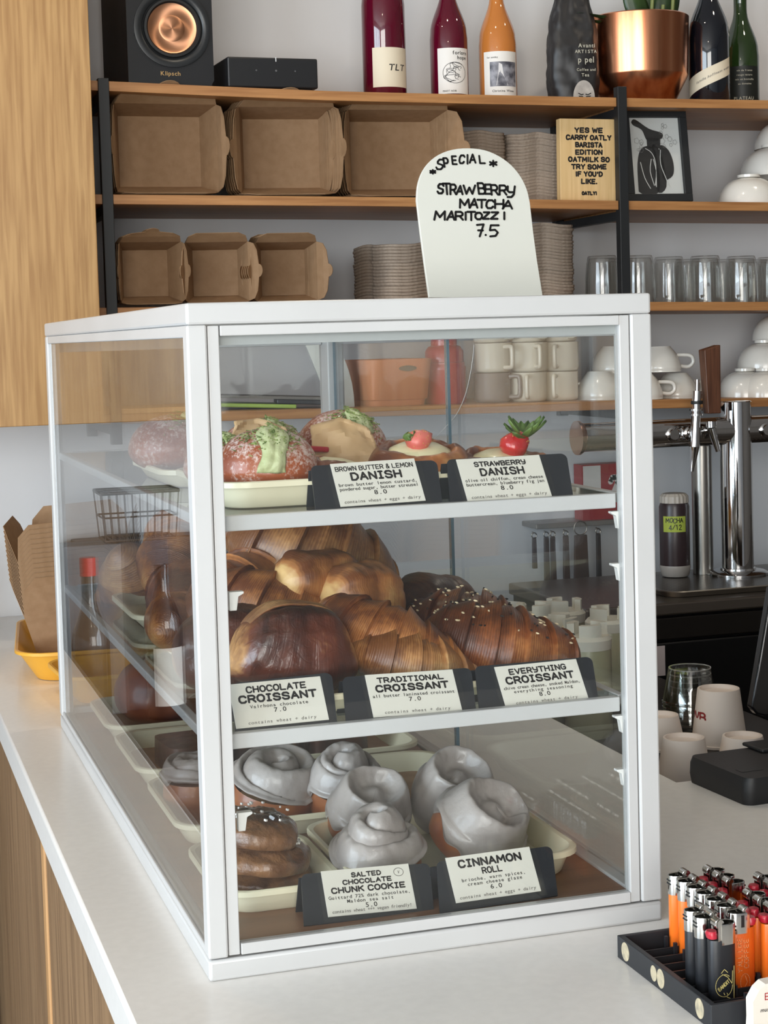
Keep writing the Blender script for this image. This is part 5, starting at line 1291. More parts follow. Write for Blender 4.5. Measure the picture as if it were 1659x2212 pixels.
# ------------------------------------------------------------------ back bar on the staff side, drip tray, taps
BZ = .031
bbar = thing('back_bar_cooler', 'black back bar cooler with a dark steel top under the tap tower', 'cooler', (1.7, 1.80, -.915))
g = G(); g.box((-.62, -.185, .92), (1.2, .235, .945)); g.build('steel_top', mat('dark_brushed_steel', (116, 108, 100), .32, .9), bbar, bevel=.004, smooth=0)
g = G(); g.box((-.61, -.165, .0), (1.2, .23, .919)); g.build('cooler_body', mat('black_enamel', (9, 9, 10), .45, spec=.25), bbar, smooth=0)
for a, b in ((-.49, .10), (.11, .70)):
    g = G(); g.box((a, -.182, .06), (b, -.1655, .865)); g.build('cooler_door', mat('black_enamel', (9, 9, 10), .45, spec=.25), bbar, bevel=.003)
g = G(); g.box((-.49, -.180, .870), (.70, -.1655, .915)); g.build('top_trim', mat('black_trim', (40, 36, 33), .3, .6), bbar, smooth=0, bevel=.003)
q = at_y(1424, 1428, 1.815)
xN = at_y(1431, 1430, 1.629).x - 1.7
g = G(); g.box((xN - .06, -.1835, .80), (xN, -.1822, .86)); g.build('paper_notice', mat('pink_white_notice', (196, 184, 184), .6), bbar, smooth=0)
p = at_z(1440, 1285, BZ); q = at_z(1560, 1250, BZ)
dt = thing('drip_tray', 'wide perforated steel drip tray around the tap tower', 'drip tray', (at_z(1426, 1288, BZ).x + .495, 1.80, BZ))
def dotted(name, rgb, hole, scale):
    m = mat(name, rgb, .3, .9); nt = m.node_tree; N = nt.nodes; L = nt.links; b = N['Principled BSDF']
    tc = N.new('ShaderNodeTexCoord'); vo = N.new('ShaderNodeTexVoronoi'); vo.inputs['Scale'].default_value = scale; vo.inputs['Randomness'].default_value = 0
    L.new(tc.outputs['Object'], vo.inputs['Vector'])
    r = N.new('ShaderNodeValToRGB'); r.color_ramp.interpolation = 'CONSTANT'; r.color_ramp.elements[0].color = (*lin(hole), 1); r.color_ramp.elements[1].color = (*lin(rgb), 1); r.color_ramp.elements[1].position = .36
    L.new(vo.outputs['Distance'], r.inputs['Fac']); L.new(r.outputs['Color'], b.inputs['Base Color']); return m
g = G(); g.loft([rrect(.98, .27, .04, .0), rrect(.99, .275, .042, .010), rrect(.985, .27, .04, .012), rrect(.965, .25, .035, .0105)], cap0=True)
g.build('tray_rim', M_STEEL, dt, smooth=40)
g = G(); g.loft([rrect(.966, .251, .035, .009), rrect(.966, .251, .035, .0106)], cap0=True, cap1=True); g.build('perforated_grille', dotted('perforated_steel', (120, 112, 104), (22, 20, 18), 95), dt, smooth=0)
TY = 1.845
pb = at_y(1575, 1248, TY); pt = at_y(1588, 866, TY); pc_ = at_y(1540, 932, TY)
tw = thing('tap_tower', 'chrome drink tap tower with a long horizontal bar behind the case', 'tap tower', (pt.x, TY, BZ + .011))
hT = pt.z - BZ - .011
rT = .0345
g = G(); g.lathe([(0, 0), (rT * 1.9, 0), (rT * 1.9, .004), (rT * 1.7, .008), (rT * 1.12, .010), (rT * 1.1, .014), (rT, .015), (rT, hT - .002), (rT - .002, hT), (0, hT)], 48); g.build('column', M_CHROME, tw, smooth=40)
zb_ = pc_.z - BZ - .011
g = G(); g.tube([(-.36, 0, zb_), (.9, 0, zb_)], .0300, 32); g.build('cross_bar', M_CHROME, tw, smooth=40)
g = G(); g.lathe([(0, 0), (.036, 0), (.036, .006), (.032, .012), (0, .012)], 32, M=Matrix.Translation((-.372, 0, zb_)) @ Matrix.Rotation(PI / 2, 4, 'Y')); g.build('end_cap', mat('copper_toned_cap', (196, 150, 126), .2, 1.0), tw, smooth=40)  # end cap in a copper tone, the bar itself is chrome
g = G(); g.tube([(-.062, .04, 0), (-.062, .04, zb_)], .022, 24); g.build('rear_pipe', M_STEEL, tw, smooth=40)
def xl(px): return at_y(px, 930, TY - .05).x - pt.x
def zl(py, px=1500): return at_y(px, py, TY - .05).z - BZ - .011
g = G()
for px in (1440, 1478, 1640):
    g.lathe([(.016, 0), (.016, .004), (.012, .006), (.011, .010), (0, .010)], 24, M=Matrix.Translation((at_y(px, 935, TY).x - pt.x, -.0285, zb_)) @ Matrix.Rotation(PI / 2, 4, 'X'))
    g.build('port_plug', M_CHROME, tw, smooth=40); g = G()
f1 = xl(1497)
zA, zB, zC, zD = zl(820), zl(868), zl(975), zl(1018)
g = G(); g.tube([(f1 + .012, -.05, zA), (f1 + .011, -.05, zA - .03)], .0042, 12)
g.tube([(f1 + .011, -.05, zA - .024), (f1 + .009, -.05, zB - .006)], .0095, 16)
g.tube([(f1 + .009, -.05, zB - .006), (f1 + .003, -.05, zC + .01)], [.0085, .0115], 16)
for q in (.25, .42): g.tube([(f1 + .008, -.05, zB - q * .06), (f1 + .008, -.05, zB - q * .06 - .004)], .014, 16)
g.tube([(f1 + .003, -.05, zC + .012), (f1 + .002, -.05, zC), (f1 - .004, -.05, zD)], [.011, .009, .0042], 16)
g.tube([(f1 + .005, -.05, zl(935)), (f1 + .005, 0, zl(935))], .010, 14)
g.build('stout_faucet', M_CHROME, tw, smooth=40)
g = G(); g.tube([(f1 + .010, -.05, zB + .002), (f1 + .010, -.05, zB - .005)], .0125, 16); g.build('faucet_seal', M_BLACK, tw)
f2 = xl(1541)
g = G(); g.tube([(f2 - .003, -.045, zl(912)), (f2 - .003, -.045, zl(925))], .012, 16); g.tube([(f2 - .002, -.045, zl(928)), (f2 + .010, -.05, zl(978))], [.010, .0052], 14); g.tube([(f2 - .002, -.045, zl(930)), (f2, 0, zl(930))], .009, 12)
g.build('beer_faucet', M_CHROME, tw, smooth=40)
za, zc2 = zl(893, 1540), zl(747, 1540)
g = G(); g.loft([[(f2 - .017, -.060, za), (f2 + .014, -.060, za), (f2 + .014, -.038, za), (f2 - .017, -.038, za)], [(f2 - .024, -.062, zc2 - .008), (f2 + .014, -.062, zc2 + .002), (f2 + .014, -.034, zc2 + .002), (f2 - .024, -.034, zc2 - .008)]], cap0=True, cap1=True)
g.build('tap_handle', wood('walnut_handle', (74, 44, 30), (104, 66, 46), (88, 54, 38), 'Z', 1.2, .4), tw, smooth=0, bevel=.002)

p = at_z(1461, 1256, BZ)
sq_ = thing('squeeze_bottle', 'brown syrup squeeze bottle with a green tape label on the drip tray', 'bottle', (p.x, p.y + .004, BZ + .0122))
hh = at_y(1461, 1056, p.y + .004).z - BZ - .012
g = G(); g.lathe([(0, 0), (.026, 0), (.029, .003), (.0325, .022), (.0325, hh * .80), (.030, hh * .84), (0, hh * .84)], 32); g.build('bottle_body', mat('dark_syrup_bottle', (48, 36, 38), .3), sq_, smooth=45)
g = G(); g.lathe([(.0275, .0), (.0300, .004), (.0335, .020), (.0330, .024), (.026, .024)], 32); g.build('clear_foot', mat('cloudy_plastic', (156, 150, 144), .4), sq_)
g = G()
n = 40; pr = []
for k in range(n): pr.append((.0315 if k % 2 else .0300))
rings = [[(pr[k] * q * math.cos(2 * PI * k / n), pr[k] * q * math.sin(2 * PI * k / n), z) for k in range(n)] for q, z in ((1, hh * .845), (.98, hh * .92), (.80, hh * .95), (.62, hh * .955))]
g.loft(rings, cap0=True, cap1=True); g.build('ribbed_cap', mat('cloudy_cap', (176, 168, 158), .45), sq_, smooth=0)
fa = facing(V((p.x, p.y, 0)))
g = G(); patch(g, .0328, fa, -.026, .026, hh * .52, hh * .70); lb = g.build('green_tape', mat('green_masking_tape', (164, 178, 70), .7), sq_, smooth=40)
g = G(); g.flat(join2d(stroke_text('MOCHA', .009, .0062, .0016, cx=0, cy=hh * .63, wob=.1), stroke_text('4/12', .010, .006, .0016, cx=.002, cy=hh * .55, wob=.1)), wrap(.0332, fa)); g.build('tape_lettering', M_MARK, lb, smooth=0, fix=False)

# utensil rail on the wall, seen through the case
rx0, rx1 = at_y(1140, 1120, 2.24).x, at_y(1352, 1120, 2.24).x; rz = at_y(1240, 1122, 2.24).z
g = G(); g.box((rx0, 2.19, rz - .012), (rx1, 2.279, rz)); tag(g.build('utensil_rail', mat('grey_rail', (150, 146, 140), .4, .5), smooth=0, bevel=.002), 'narrow grey wall ledge with utensils hanging under it', 'rail')
M_DKW = mat('dark_handle', (62, 48, 42), .5)
for k, (px, w, l, m_, lb) in enumerate(((1146, .010, .07, 0, 'thin brown utensil handle, leftmost on the rail'), (1172, .012, .10, 0, 'brown utensil handle, second on the rail'), (1186, .012, .10, 0, 'brown utensil handle, third on the rail'), (1214, .014, .10, 0, 'brown tapered utensil, fourth on the rail'), (1246, .034, .12, 1, 'wide dark brush hanging by a ring on the rail'), (1284, .011, .17, 2, 'long black utensil at the right end of the rail'))):
    x = at_y(px, 1130, 2.2).x
    t = thing('kitchen_utensil', lb, 'utensil', (x, 2.18, rz - .03), group='utensils hanging on the wall rail')
    g = G(); g.loft([[(-w / 2 * .9, -.004, 0), (w / 2 * .9, -.004, 0), (w / 2 * .9, .004, 0), (-w / 2 * .9, .004, 0)], [(-w / 2 * 1.1, -.005, -l), (w / 2 * 1.1, -.005, -l), (w / 2 * 1.1, .005, -l), (-w / 2 * 1.1, .005, -l)]], cap0=True, cap1=True); g.build('handle', M_BLACK if m_ == 2 else M_DKW, t, smooth=0, bevel=.0015)
    rr_ = .016 if m_ == 1 else .006
    g = G(); g.tube([(rr_ * math.cos(a), 0, rr_ + rr_ * math.sin(a)) for a in [i * PI / 10 for i in range(20)]], .0016, 6, closed=True); g.build('hanging_ring', M_STEEL, t)
    g = G(); g.tube([(0, 0, 2 * rr_), (0, .012, 2 * rr_ + .001)], .0014, 6); g.build('hook', M_STEEL, t)
a = at_y(1258, 1104, 2.21); b = at_y(1344, 1000, 2.21)
rcb = thing('carton', 'red and white carton on the wall ledge, seen at the right through the case', 'carton', ((a.x + b.x) / 2, 2.225, rz))
wc, hc = b.x - a.x, b.z - rz
g = G(); g.box((-wc / 2, -.018, 0), (wc / 2, .03, hc)); g.build('carton_body', mat('red_card', (160, 40, 46), .5), rcb, smooth=0)
g = G(); g.flat(join2d(stroke_text('2', hc * .40, wc * .22, hc * .10, cx=wc * .28, cy=hc * .35), ([(-wc * .48, hc * .52), (-wc * .05, hc * .52), (-wc * .05, hc * .98), (-wc * .48, hc * .98)], [(0, 1, 2, 3)])), lambda x, y: (x, -.0186, y)); g.build('white_print', mat('white_print_card', (220, 214, 208), .5), rcb, smooth=0, fix=False)

# ------------------------------------------------------------------ clear jugs with notched lids on the work table
M_JUG = mat('cloudy_lemon_jug', (176, 174, 140), .3, trans=.15)
M_LID = mat('milky_lid', (214, 210, 196), .45, sss=.1)
for k, (px, py, Y, lb) in enumerate(((1155, 1322, 1.42, 'cloudy jug with a notched lid, leftmost behind the case glass'), (1218, 1312, 1.52, 'cloudy jug with a notched lid, farthest back'), (1205, 1352, 1.26, 'cloudy jug with a notched lid in the middle of the group'), (1268, 1366, 1.14, 'cloudy jug with a notched lid, nearest and largest'), (1312, 1330, 1.36, 'cloudy jug with a notched lid beside the right case post'))):
    p = at_y(px, py, Y); zt_ = p.z + .10
    t = thing('jug', lb, 'jug', (p.x, Y, -.0995), (0, 0, k * 1.3), 'cloudy jugs on the work table')
    h = zt_ - .10 + .0995
    g = G(); g.lathe([(0, 0), (.036, 0), (.040, .004), (.040, h - .03), (.036, h - .014), (.034, h - .01), (0, h - .01)], 28); g.build('jug_body', M_JUG, t, smooth=45)
    g = G(); g.lathe([(.040, h - .026), (.041, h - .010), (.036, h - .004), (0, h - .004)], 28)
    for q in range(3):
        a0 = q * 2 * PI / 3
        arc_ = [(.034 * math.cos(a0 + s * .13), .034 * math.sin(a0 + s * .13)) for s in range(10)] + [(.022 * math.cos(a0 + s * .13), .022 * math.sin(a0 + s * .13)) for s in range(9, -1, -1)]
        g.prism(arc_, h - .005, h + .016)
    g.build('notched_lid', M_LID, t, smooth=30)
p = at_y(1085, 1306, 1.5)
t = thing('plastic_tub', 'clear round tub with a pale rim, behind the seeded croissants', 'tub', (p.x, 1.5, -.0995)); h = p.z + .0995
g = G(); g.lathe([(0, 0), (.034, 0), (.042, h - .018), (.045, h - .018), (.045, h), (.042, h), (.042, h - .010), (0, h - .012)], 32); g.build('tub_body', mat('cloudy_tub', (190, 186, 178), .3), t, smooth=40)

# ------------------------------------------------------------------ upturned paper and plastic cups behind the counter edge
M_PCUP = mat('white_paper_cup', (226, 214, 204), .6)
def cup_stack(px, py, Y, rb, rr_, label, n=1, m=M_PCUP, name='paper_cup', print_=False, step=.012, drop=None, grp=None):
    p = at_y(px, py, Y); z0 = -.0995; hc = p.z - z0 - (n - 1) * step
    for k in range(n):
        zz = z0 + k * step
        t = thing(name, label if k == n - 1 else label.replace('topmost', 'nested'), 'cup', (p.x, Y, zz), (0, 0, -.35), grp)
        g = G(); g.lathe([(rr_ - .002, .002), (rr_ + .0016, 0), (rr_ + .0016, .004), (rr_, .005), (rb + .0005, hc - .001), (rb, hc), (rb - .003, hc), (rb - .0036, hc - .007), (0, hc - .007)], 40); g.build('cup_wall', m, t, smooth=40)
        if name == 'plastic_cup':
            g = G(); g.tube([((rb - .001) * math.cos(2 * PI * q / 32), (rb - .001) * math.sin(2 * PI * q / 32), hc - .001) for q in range(32)], .0012, 6, closed=True)
            g.build('base_rim', mat('frosted_plastic', (206, 206, 202), .25, trans=.4), t)
        if print_ and k == n - 1:
            g = G(); f = lambda x, y: ((rb + .006) * math.sin(x / rb - 1.0), -(rb + .006) * math.cos(x / rb - 1.0), y)
            g.flat(join2d(stroke_text('iVB', .014, .010, .003, cx=-.004, cy=hc * .46), stroke_text('MMM', .008, .007, .002, cx=0, cy=hc * .34)), f); g.build('red_print', mat('red_cup_print', (150, 44, 44), .6), t, smooth=0, fix=False)
cup_stack(1477, 1592, .80, .0305, .041, 'short white paper cup nearest the case post, upside down')
cup_stack(1552, 1486, 1.00, .0335, .0445, 'topmost cup of the tall white paper cup stack', 1, print_=True)
cup_stack(1604, 1588, .79, .0295, .041, 'short white paper cup right of the tall stack, upside down')
cup_stack(1424, 1543, 1.02, .0305, .041, 'short white paper cup half hidden by the case post, upside down')
M_PLC = glass('clear_plastic_cup', (236, 236, 234), .15, .05, 3.0)
cup_stack(1490, 1441, 1.14, .036, .047, 'clear plastic cup in the upturned stack beside the white cups', 5, M_PLC, 'plastic_cup', step=.010, grp='clear plastic cups in one stack')

Mz = Matrix(((1, 0, 0, 0), (0, 0, 1, 0), (0, 1, 0, 0), (0, 0, 0, 1)))
# payment terminal and tablet
p0 = at_z(1470, 1686, 0); p1 = at_z(1590, 1742, 0)
pr_ = thing('payment_terminal', 'flat black payment terminal at the right edge of the counter', 'card terminal', (p1.x + .09, p0.y + .0, 0), (0, 0, d2(4)))
g = G(); LN = p0.y - p1.y
g.loft([rrect(.184, LN * 1.0, .012, .0), rrect(.188, LN + .004, .014, .012), rrect(.186, LN + .004, .014, .026), rrect(.180, LN, .012, .033)], cap0=True, cap1=True, M=Matrix.Translation((.004, -LN / 2, 0)))
g.build('terminal_body', mat('matte_black_terminal', (22, 22, 24), .5), pr_, smooth=50)
g = G(); g.box((.0, -.035, .0332), (.075, .012, .038)); g.build('paper_slot_cover', M_BLACK, pr_, smooth=0, bevel=.002)
g = G(); g.box((-.075, -LN + .03, .0331), (-.045, -LN + .045, .0335)); g.build('raised_mark', M_BLACK, pr_, smooth=0)
p = at_y(1618, 1545, .64)
tbs = thing('tablet_display', 'black tablet on a stand cut off by the right edge of the photo', 'tablet', (p.x + .10, .64, -.0995))
h0 = p.z + .0995
g = G(); g.prism([(-.100, h0 + .012), (-.092, h0 + .002), (-.080, h0 - .002), (.17, h0 - .012), (.19, h0 + .17), (-.058, h0 + .185), (-.066, h0 + .178)], -.008, .008, M=Mz); g.build('tablet', mat('gloss_black_glass', (14, 14, 16), .2), tbs, bevel=.003, bseg=3)
g = G(); g.box((.0, .0, 0), (.05, .04, h0 + .06)); g.box((-.04, -.05, 0), (.09, .09, .008)); g.build('stand', M_BLACK, tbs, bevel=.002)

# ------------------------------------------------------------------ lighters in their display tray
TX0, TX1, TYN, TYF, TH = .3655, .61, -.258, -.076, .021
lt = thing('lighter_tray', 'black display tray holding rows of lighters, lower right', 'tray', (TX0, TYN, 0))
M_TRAYB = mat('black_tray_plastic', (38, 40, 44), .5)
wX, wY = TX1 - TX0, TYF - TYN
g = G(); g.box((0, 0, 0), (wX, .004, TH)); g.box((0, wY - .004, 0), (wX, wY, TH)); g.box((0, .004, 0), (.006, wY - .004, TH)); g.box((wX - .004, .004, 0), (wX, wY - .004, TH)); g.box((.006, .004, 0), (wX - .004, wY - .004, .003))
g.build('tray_shell', M_TRAYB, lt, smooth=0, bevel=.0008)
cols = [.392, .424, .456, .488, .520, .552, .584]; rws = [-.0905 - .0186 * k for k in range(9)]
g = G()
for cx in cols[:-1]:
    for ry in rws: g.box((cx + .0145 - TX0, ry - .0015 - TYN, .003), (cx + .0175 - TX0, ry + .0015 - TYN, .019))
for ry in rws[:-1]: g.box((.0062, ry - .0105 - TYN, .003), (wX - .0042, ry - .0090 - TYN, .012))
g.build('divider_grid', M_TRAYB, lt, smooth=0)
M_STK = mat('pale_sticker', (206, 192, 160), .7, rgb2=(150, 142, 124), scale=140, lo=.3, hi=.75)
for px, py, ry_, rz_ in ((1351, 2056, .008, .0085), (1412, 2092, .006, .007), (1427, 2100, .007, .0085), (1511, 2159, .0075, .0085)):
    q = at_x(px, py, TX0)
    el = [(ry_ * math.cos(a), rz_ * math.sin(a)) for a in [i * PI / 12 for i in range(24)]]
    g = G(); g.prism(el, 0, .0003, M=Matrix.Translation((0, q.y - TYN, min(max(q.z, .0095), .0112))) @ Matrix(((0, 0, -1), (1, 0, 0), (0, 1, 0))).to_4x4()); g.build('sticker', M_STK, lt, smooth=0)
M_HOOD = mat('bright_lighter_metal', (196, 194, 190), .12, 1.0)
M_REDB = mat('red_lighter_button', (176, 30, 50), .35, coat=.3)
M_OR = mat('orange_lighter_plastic', (244, 118, 34), .35, coat=.2); M_BK = mat('black_lighter_plastic', (26, 28, 32), .4); M_ORT = mat('burnt_orange_plastic', (214, 96, 30), .3, coat=.2)
def oval(a, b, n=24, x0=-1., x1=1.):
    pts = []
    for k in range(n):
        t = 2 * PI * k / n; c, s = math.cos(t), math.sin(t); q = (abs(c) ** 2.6 + abs(s) ** 2.6) ** (-1 / 2.6)
        pts.append((max(x0, min(x1, a * c * q)), b * s * q))
    return pts
def lighter(m, label, loc, rot, group):
    t = thing('lighter', label, 'lighter', loc, rot, group)
    g = G(); A_ = oval(.0120, .0066)
    g.loft([[(x * .93, y * .93, 0) for x, y in A_], [(x, y, .0015) for x, y in A_], [(x, y, .0570) for x, y in A_], [(x * .97, y * .95, .0585) for x, y in A_]], cap0=True, cap1=True); g.build('lighter_body', m, t, smooth=40)
    B_ = oval(.0124, .0070, 28, -1, .0028)
    C_ = [(x * .86 - .0008, y * .82) for x, y in B_]
    g = G(); g.loft([[(x, y, .0545) for x, y in B_], [(x, y, .0715) for x, y in B_], [(x * .98, y * .97, .0722) for x, y in B_], [(x, y, .0718) for x, y in C_], [(x, y, .064) for x, y in C_]], cap0=True, cap1=True); h = g.build('metal_hood', M_HOOD, t, smooth=35)
    g = G()
    for z in (.0640, .0672): g.box((-.0127, -.0034, z), (-.0119, .0034, z + .0012))
    g.box((-.0030, -.00715, .0600), (.0, -.0066, .0705)); g.build('hood_slots', M_BLACK, h, smooth=0)
    g = G(); W_ = []
    for yy in (-.0048, -.0042, .0042, .0048): W_.append([(.0036 + (.0042 if abs(yy) < .0045 else .0038) * (1 + (.05 if k % 2 else 0)) * math.cos(2 * PI * k / 24), yy, .0722 + (.0042 if abs(yy) < .0045 else .0038) * (1 + (.05 if k % 2 else 0)) * math.sin(2 * PI * k / 24)) for k in range(24)])
    g.loft(W_, cap0=True, cap1=True); g.build('spark_wheel', M_HOOD, t, smooth=0)
    g = G()
    for yy in (-.0060, .0054): g.prism([(.0015, .058), (.0058, .058), (.0056, .0745), (.0036, .0762), (.0018, .0745)], yy, yy + .0007, M=Matrix(((1, 0, 0, 0), (0, 0, 1, 0), (0, 1, 0, 0), (0, 0, 0, 1))))
    g.build('wheel_fork', M_HOOD, t, smooth=0)
    g = G(); g.loft([[(x + .0088, y, .0600) for x, y in oval(.0040, .0052, 16)], [(x + .0094, y, .0640) for x, y in oval(.0046, .0056, 16)], [(x + .0090, y * .9, .0662) for x, y in oval(.0040, .0050, 16)]], cap0=True, cap1=True); g.build('red_button', M_REDB, t, smooth=40)
    return t
lz = .0032
or1 = lighter(M_OR, 'orange lighter in the long row left of the red buttons', (cols[1], rws[0], lz), (0, 0, 0), 'orange lighters in the tray')
for k in range(1, 6): dup(or1, (cols[1], rws[k] + R.uniform(-.0006, .0006), lz), (0, 0, R.uniform(-.03, .03)))
last = lighter(M_ORT, "burnt orange lighter printed with y'all like coffee, beside the black ones", (cols[1], rws[6], lz), (0, 0, 0), 'orange lighters in the tray')
g = G(); g.flat(join2d(stroke_text("Y'ALL LiKE", .0042, .0030, .0007, cx=0, cy=.0022), stroke_text('COFFEE', .0042, .0036, .0007, cx=.001, cy=-.0040)), lambda x, y: (-y - .0005, -.0069, .036 + x)); g.build('side_lettering', mat('pale_orange_print', (236, 150, 96), .5), last, smooth=0, fix=False)
g = G(); g.flat(join2d(ribbon([[(.0045 * math.cos(a), .012 + .0075 * math.sin(a)) for a in [i * PI / 10 for i in range(21)]], [(-.001, .007), (.002, .012), (0, .018)]], .0006)), lambda x, y: (x, -.0069, y)); g.build('side_drawing', mat('pale_orange_print', (236, 150, 96), .5), last, smooth=0, fix=False)
bk = lighter(M_BK, 'black lighter standing second from the near corner, hood to the left', (cols[0] + .001, rws[6], lz), (0, 0, 0), 'black lighters in the tray')
dup(bk, (cols[0] + .001, rws[5], lz), (0, 0, .02), 'black lighter standing third from the near corner, hood to the left')
fb_ = dup(bk, (cols[0] + .003, rws[7] - .001, lz), (0, 0, PI), "front black lighter with gold drawing, nearest the tray's corner")
g = G(); lg = [[(-.001 + .0085 * math.cos(a) * (1 if math.cos(a) < 0 else .85), .020 + .0095 * math.sin(a)) for a in [i * PI / 14 + .9 for i in range(25)]], [(-.003, .030), (.002, .027), (.006, .021), (.0065, .032)], [(-.004, .031), (-.001, .034), (.002, .031)], [(.0075, .008), (.0080, .036)], [(.001, .010), (.004, .0085)], [(-.002, .014), (-.001, .012)], [(.001, .0135), (.002, .0115)]]
tx = stroke_text('BANDiT', .0030, .0019, .0007, cx=0, cy=0)
g.flat(join2d(ribbon(lg, .0005), ([(x * .8 - y * .55 - .001, x * .55 + y * .8 + .019) for x, y in tx[0]], tx[1])), lambda x, y: (-x, .0069, y)); g.build('gold_drawing', mat('gold_print_ink', (206, 190, 120), .5), fb_, smooth=0, fix=False)
r2 = dup(or1, (cols[2], rws[0], lz), (0, 0, PI), 'orange lighter with its red button to the left, inner rows of the tray', 'orange lighters facing the other way')
for ci in (2, 3, 4, 5, 6):
    for k in range(9):
        if ci == 2 and k in (0, 3): continue
        if ci == 3 and k < 2: continue
        if ci == 4 and k < 1: continue
        dup(r2, (cols[ci], rws[k] + R.uniform(-.0006, .0006), lz), (0, 0, PI + R.uniform(-.03, .03)))
# small torn white card standing in front of the tray
CY = -.285
pl_ = [at_y(px, py, CY) for px, py in ((1626, 2260), (1628, 2205), (1627, 2165), (1640, 2140), (1654, 2126), (1690, 2118), (1690, 2260))]
z0 = 0.0; x0 = min(q.x for q in pl_)
t = thing('counter_card', 'white torn card with red and black print, cut by the lower right corner', 'card', (x0, CY, 0))
poly = [(q.x - x0, max(q.z, 0.0)) for q in pl_]
poly[0] = (0.0, 0); poly[-1] = (poly[-1][0], 0)
Mz = Matrix(((1, 0, 0, 0), (0, 0, 1, 0), (0, 1, 0, 0), (0, 0, 0, 1)))
g = G(); g.prism(poly, 0, .012, M=Mz); g.build('card_body', mat('off_white_paper', (222, 214, 202), .7), t, smooth=0)
def oncard(px, py): q = at_y(px, py, CY); return (q.x - x0, q.z)
e0, e1 = oncard(1652, 2146), oncard(1662, 2158)
lines = [[(e0[0] + (e1[0] - e0[0]) * a, e1[1] + (e0[1] - e1[1]) * b) for a, b in ln] for ln in STROKES['E']]
g = G(); g.flat(ribbon(lines, .0008), lambda x, y: (x, -.0004, y)); g.build('red_letter', mat('red_card_print', (176, 40, 48), .6), t, smooth=0, fix=False)
m0 = oncard(1639, 2187)
g = G(); g.flat(type_text('must', .0046, prop=True, cx=m0[0] + .0062, cy=m0[1], slant=.25), lambda x, y: (x, -.0004, y)); g.build('black_lettering', M_INK, t, smooth=0, fix=False)

# ------------------------------------------------------------------ yellow trays and the upright nest of kraft boxes behind the case
M_YEL = mat('yellow_plastic', (224, 166, 58), .4)
a = at_z(36, 1400, .05)
tray(.135, 1.66, .001, .30, .42, 'yellow plastic tray holding the upright kraft boxes behind the case', h=.055, m=M_YEL, rot=d2(-6), group='yellow plastic trays behind the case', r=.06, name='plastic_tray', flare=.035)
tray(.165, 1.345, .001, .30, .20, 'nearer yellow plastic tray, mostly hidden behind the rear case post', h=.05, m=M_YEL, rot=d2(4), group='yellow plastic trays behind the case', r=.05, name='plastic_tray', flare=.03)
pz = at_y(60, 1400, 1.62)
k1 = kraft_box('takeout_box', 'lowest kraft box of the upright nest in the yellow tray', (.105, 1.66, .112), (-PI / 2 + d2(4), d2(-4), d2(-14)), 'kraft boxes nested upright in the yellow tray', .15, .13, .185, .165, .10, (.085, .085, .09, .09), tab=(0, 0, 0, 0), splay=(.28, .28, .22, .22))
for q in range(1, 12):
    dup(k1, (.105 - q * .0006, 1.66 + q * .0005, .112 + q * .0085), label='kraft box nested higher in the upright nest in the yellow tray')

# ------------------------------------------------------------------ low shop shelf left of the counter: it shows as reflections in the side pane
def mir(px, py, Y, xp=.0035):
    q = at_y(px, py, Y); return V((2 * xp - q.x, Y, q.z))
SZ = -.20
g = G(); g.box((-1.6, 1.62, SZ - .03), (-.16, 2.27, SZ)); g.box((-1.58, 1.64, -.95), (-.18, 2.26, SZ - .0301))
g.box((-1.6, 2.20, SZ + .0001), (-.155, 2.268, .16))
tag(g.build('shop_shelf', wood('dark_walnut_shelf', (62, 46, 36), (86, 66, 52), (72, 54, 42), 'X', .6), smooth=0, bevel=.003), 'dark low shop shelf left of the counter, showing as a reflection in the side pane', 'shelf')
def shop_bottle(px, py, Y, rad, body, total, m, label, lab=None, cap=None):
    q = mir(px, py, Y); t = thing('shop_bottle', label, 'wine bottle', (q.x, Y, SZ), group='bottles on the low shop shelf')
    prof = [(0, .004), (rad * .9, 0), (rad, .006), (rad, body)]
    for k in range(1, 9):
        s = k / 8; prof.append((.015 + (rad - .015) * (.5 + .5 * math.cos(PI * s)), body + total * .28 * s))
    prof += [(.015, total), (0, total)]
    g = G(); g.lathe(prof, 32); g.build('bottle_glass', m, t, smooth=50)
    if cap: g = G(); g.lathe([(.0165, total - .035), (.0165, total + .002), (0, total + .002)], 24); g.build('wax_cap', cap, t, smooth=40)
    if lab: g = G(); patch(g, rad + .0004, facing(q) - .1, -.034, .034, lab[0], lab[1]); g.build('paper_label', M_LABELW, t, smooth=40)
shop_bottle(355, 1410, 2.05, .040, .19, .32, M_DKGLASS, 'dark bottle with a white picture label on the low shop shelf', (.03, .15))
shop_bottle(196, 1400, 2.02, .039, .17, .345, mat('smoky_glass', (58, 52, 48), .1, coat=.4), 'smoky bottle with a red wax cap on the low shop shelf', None, mat('red_wax', (196, 44, 44), .35))
for px, Y, s, hh_, m_, lb in ((190, 2.16, .12, .36, mat('grey_card_box', (120, 122, 128), .6), 'grey carton on the low shop shelf'), (292, 2.18, .12, .37, mat('navy_card_box', (34, 42, 56), .5), 'dark blue carton on the low shop shelf')):
    q = mir(px, 1100, Y); g = G(); g.box((-s / 2, -s / 3, 0), (s / 2, s / 3, hh_)); tag(g.build('shop_carton', m_, None, (q.x, Y, SZ), smooth=0, bevel=.002), lb, 'carton')

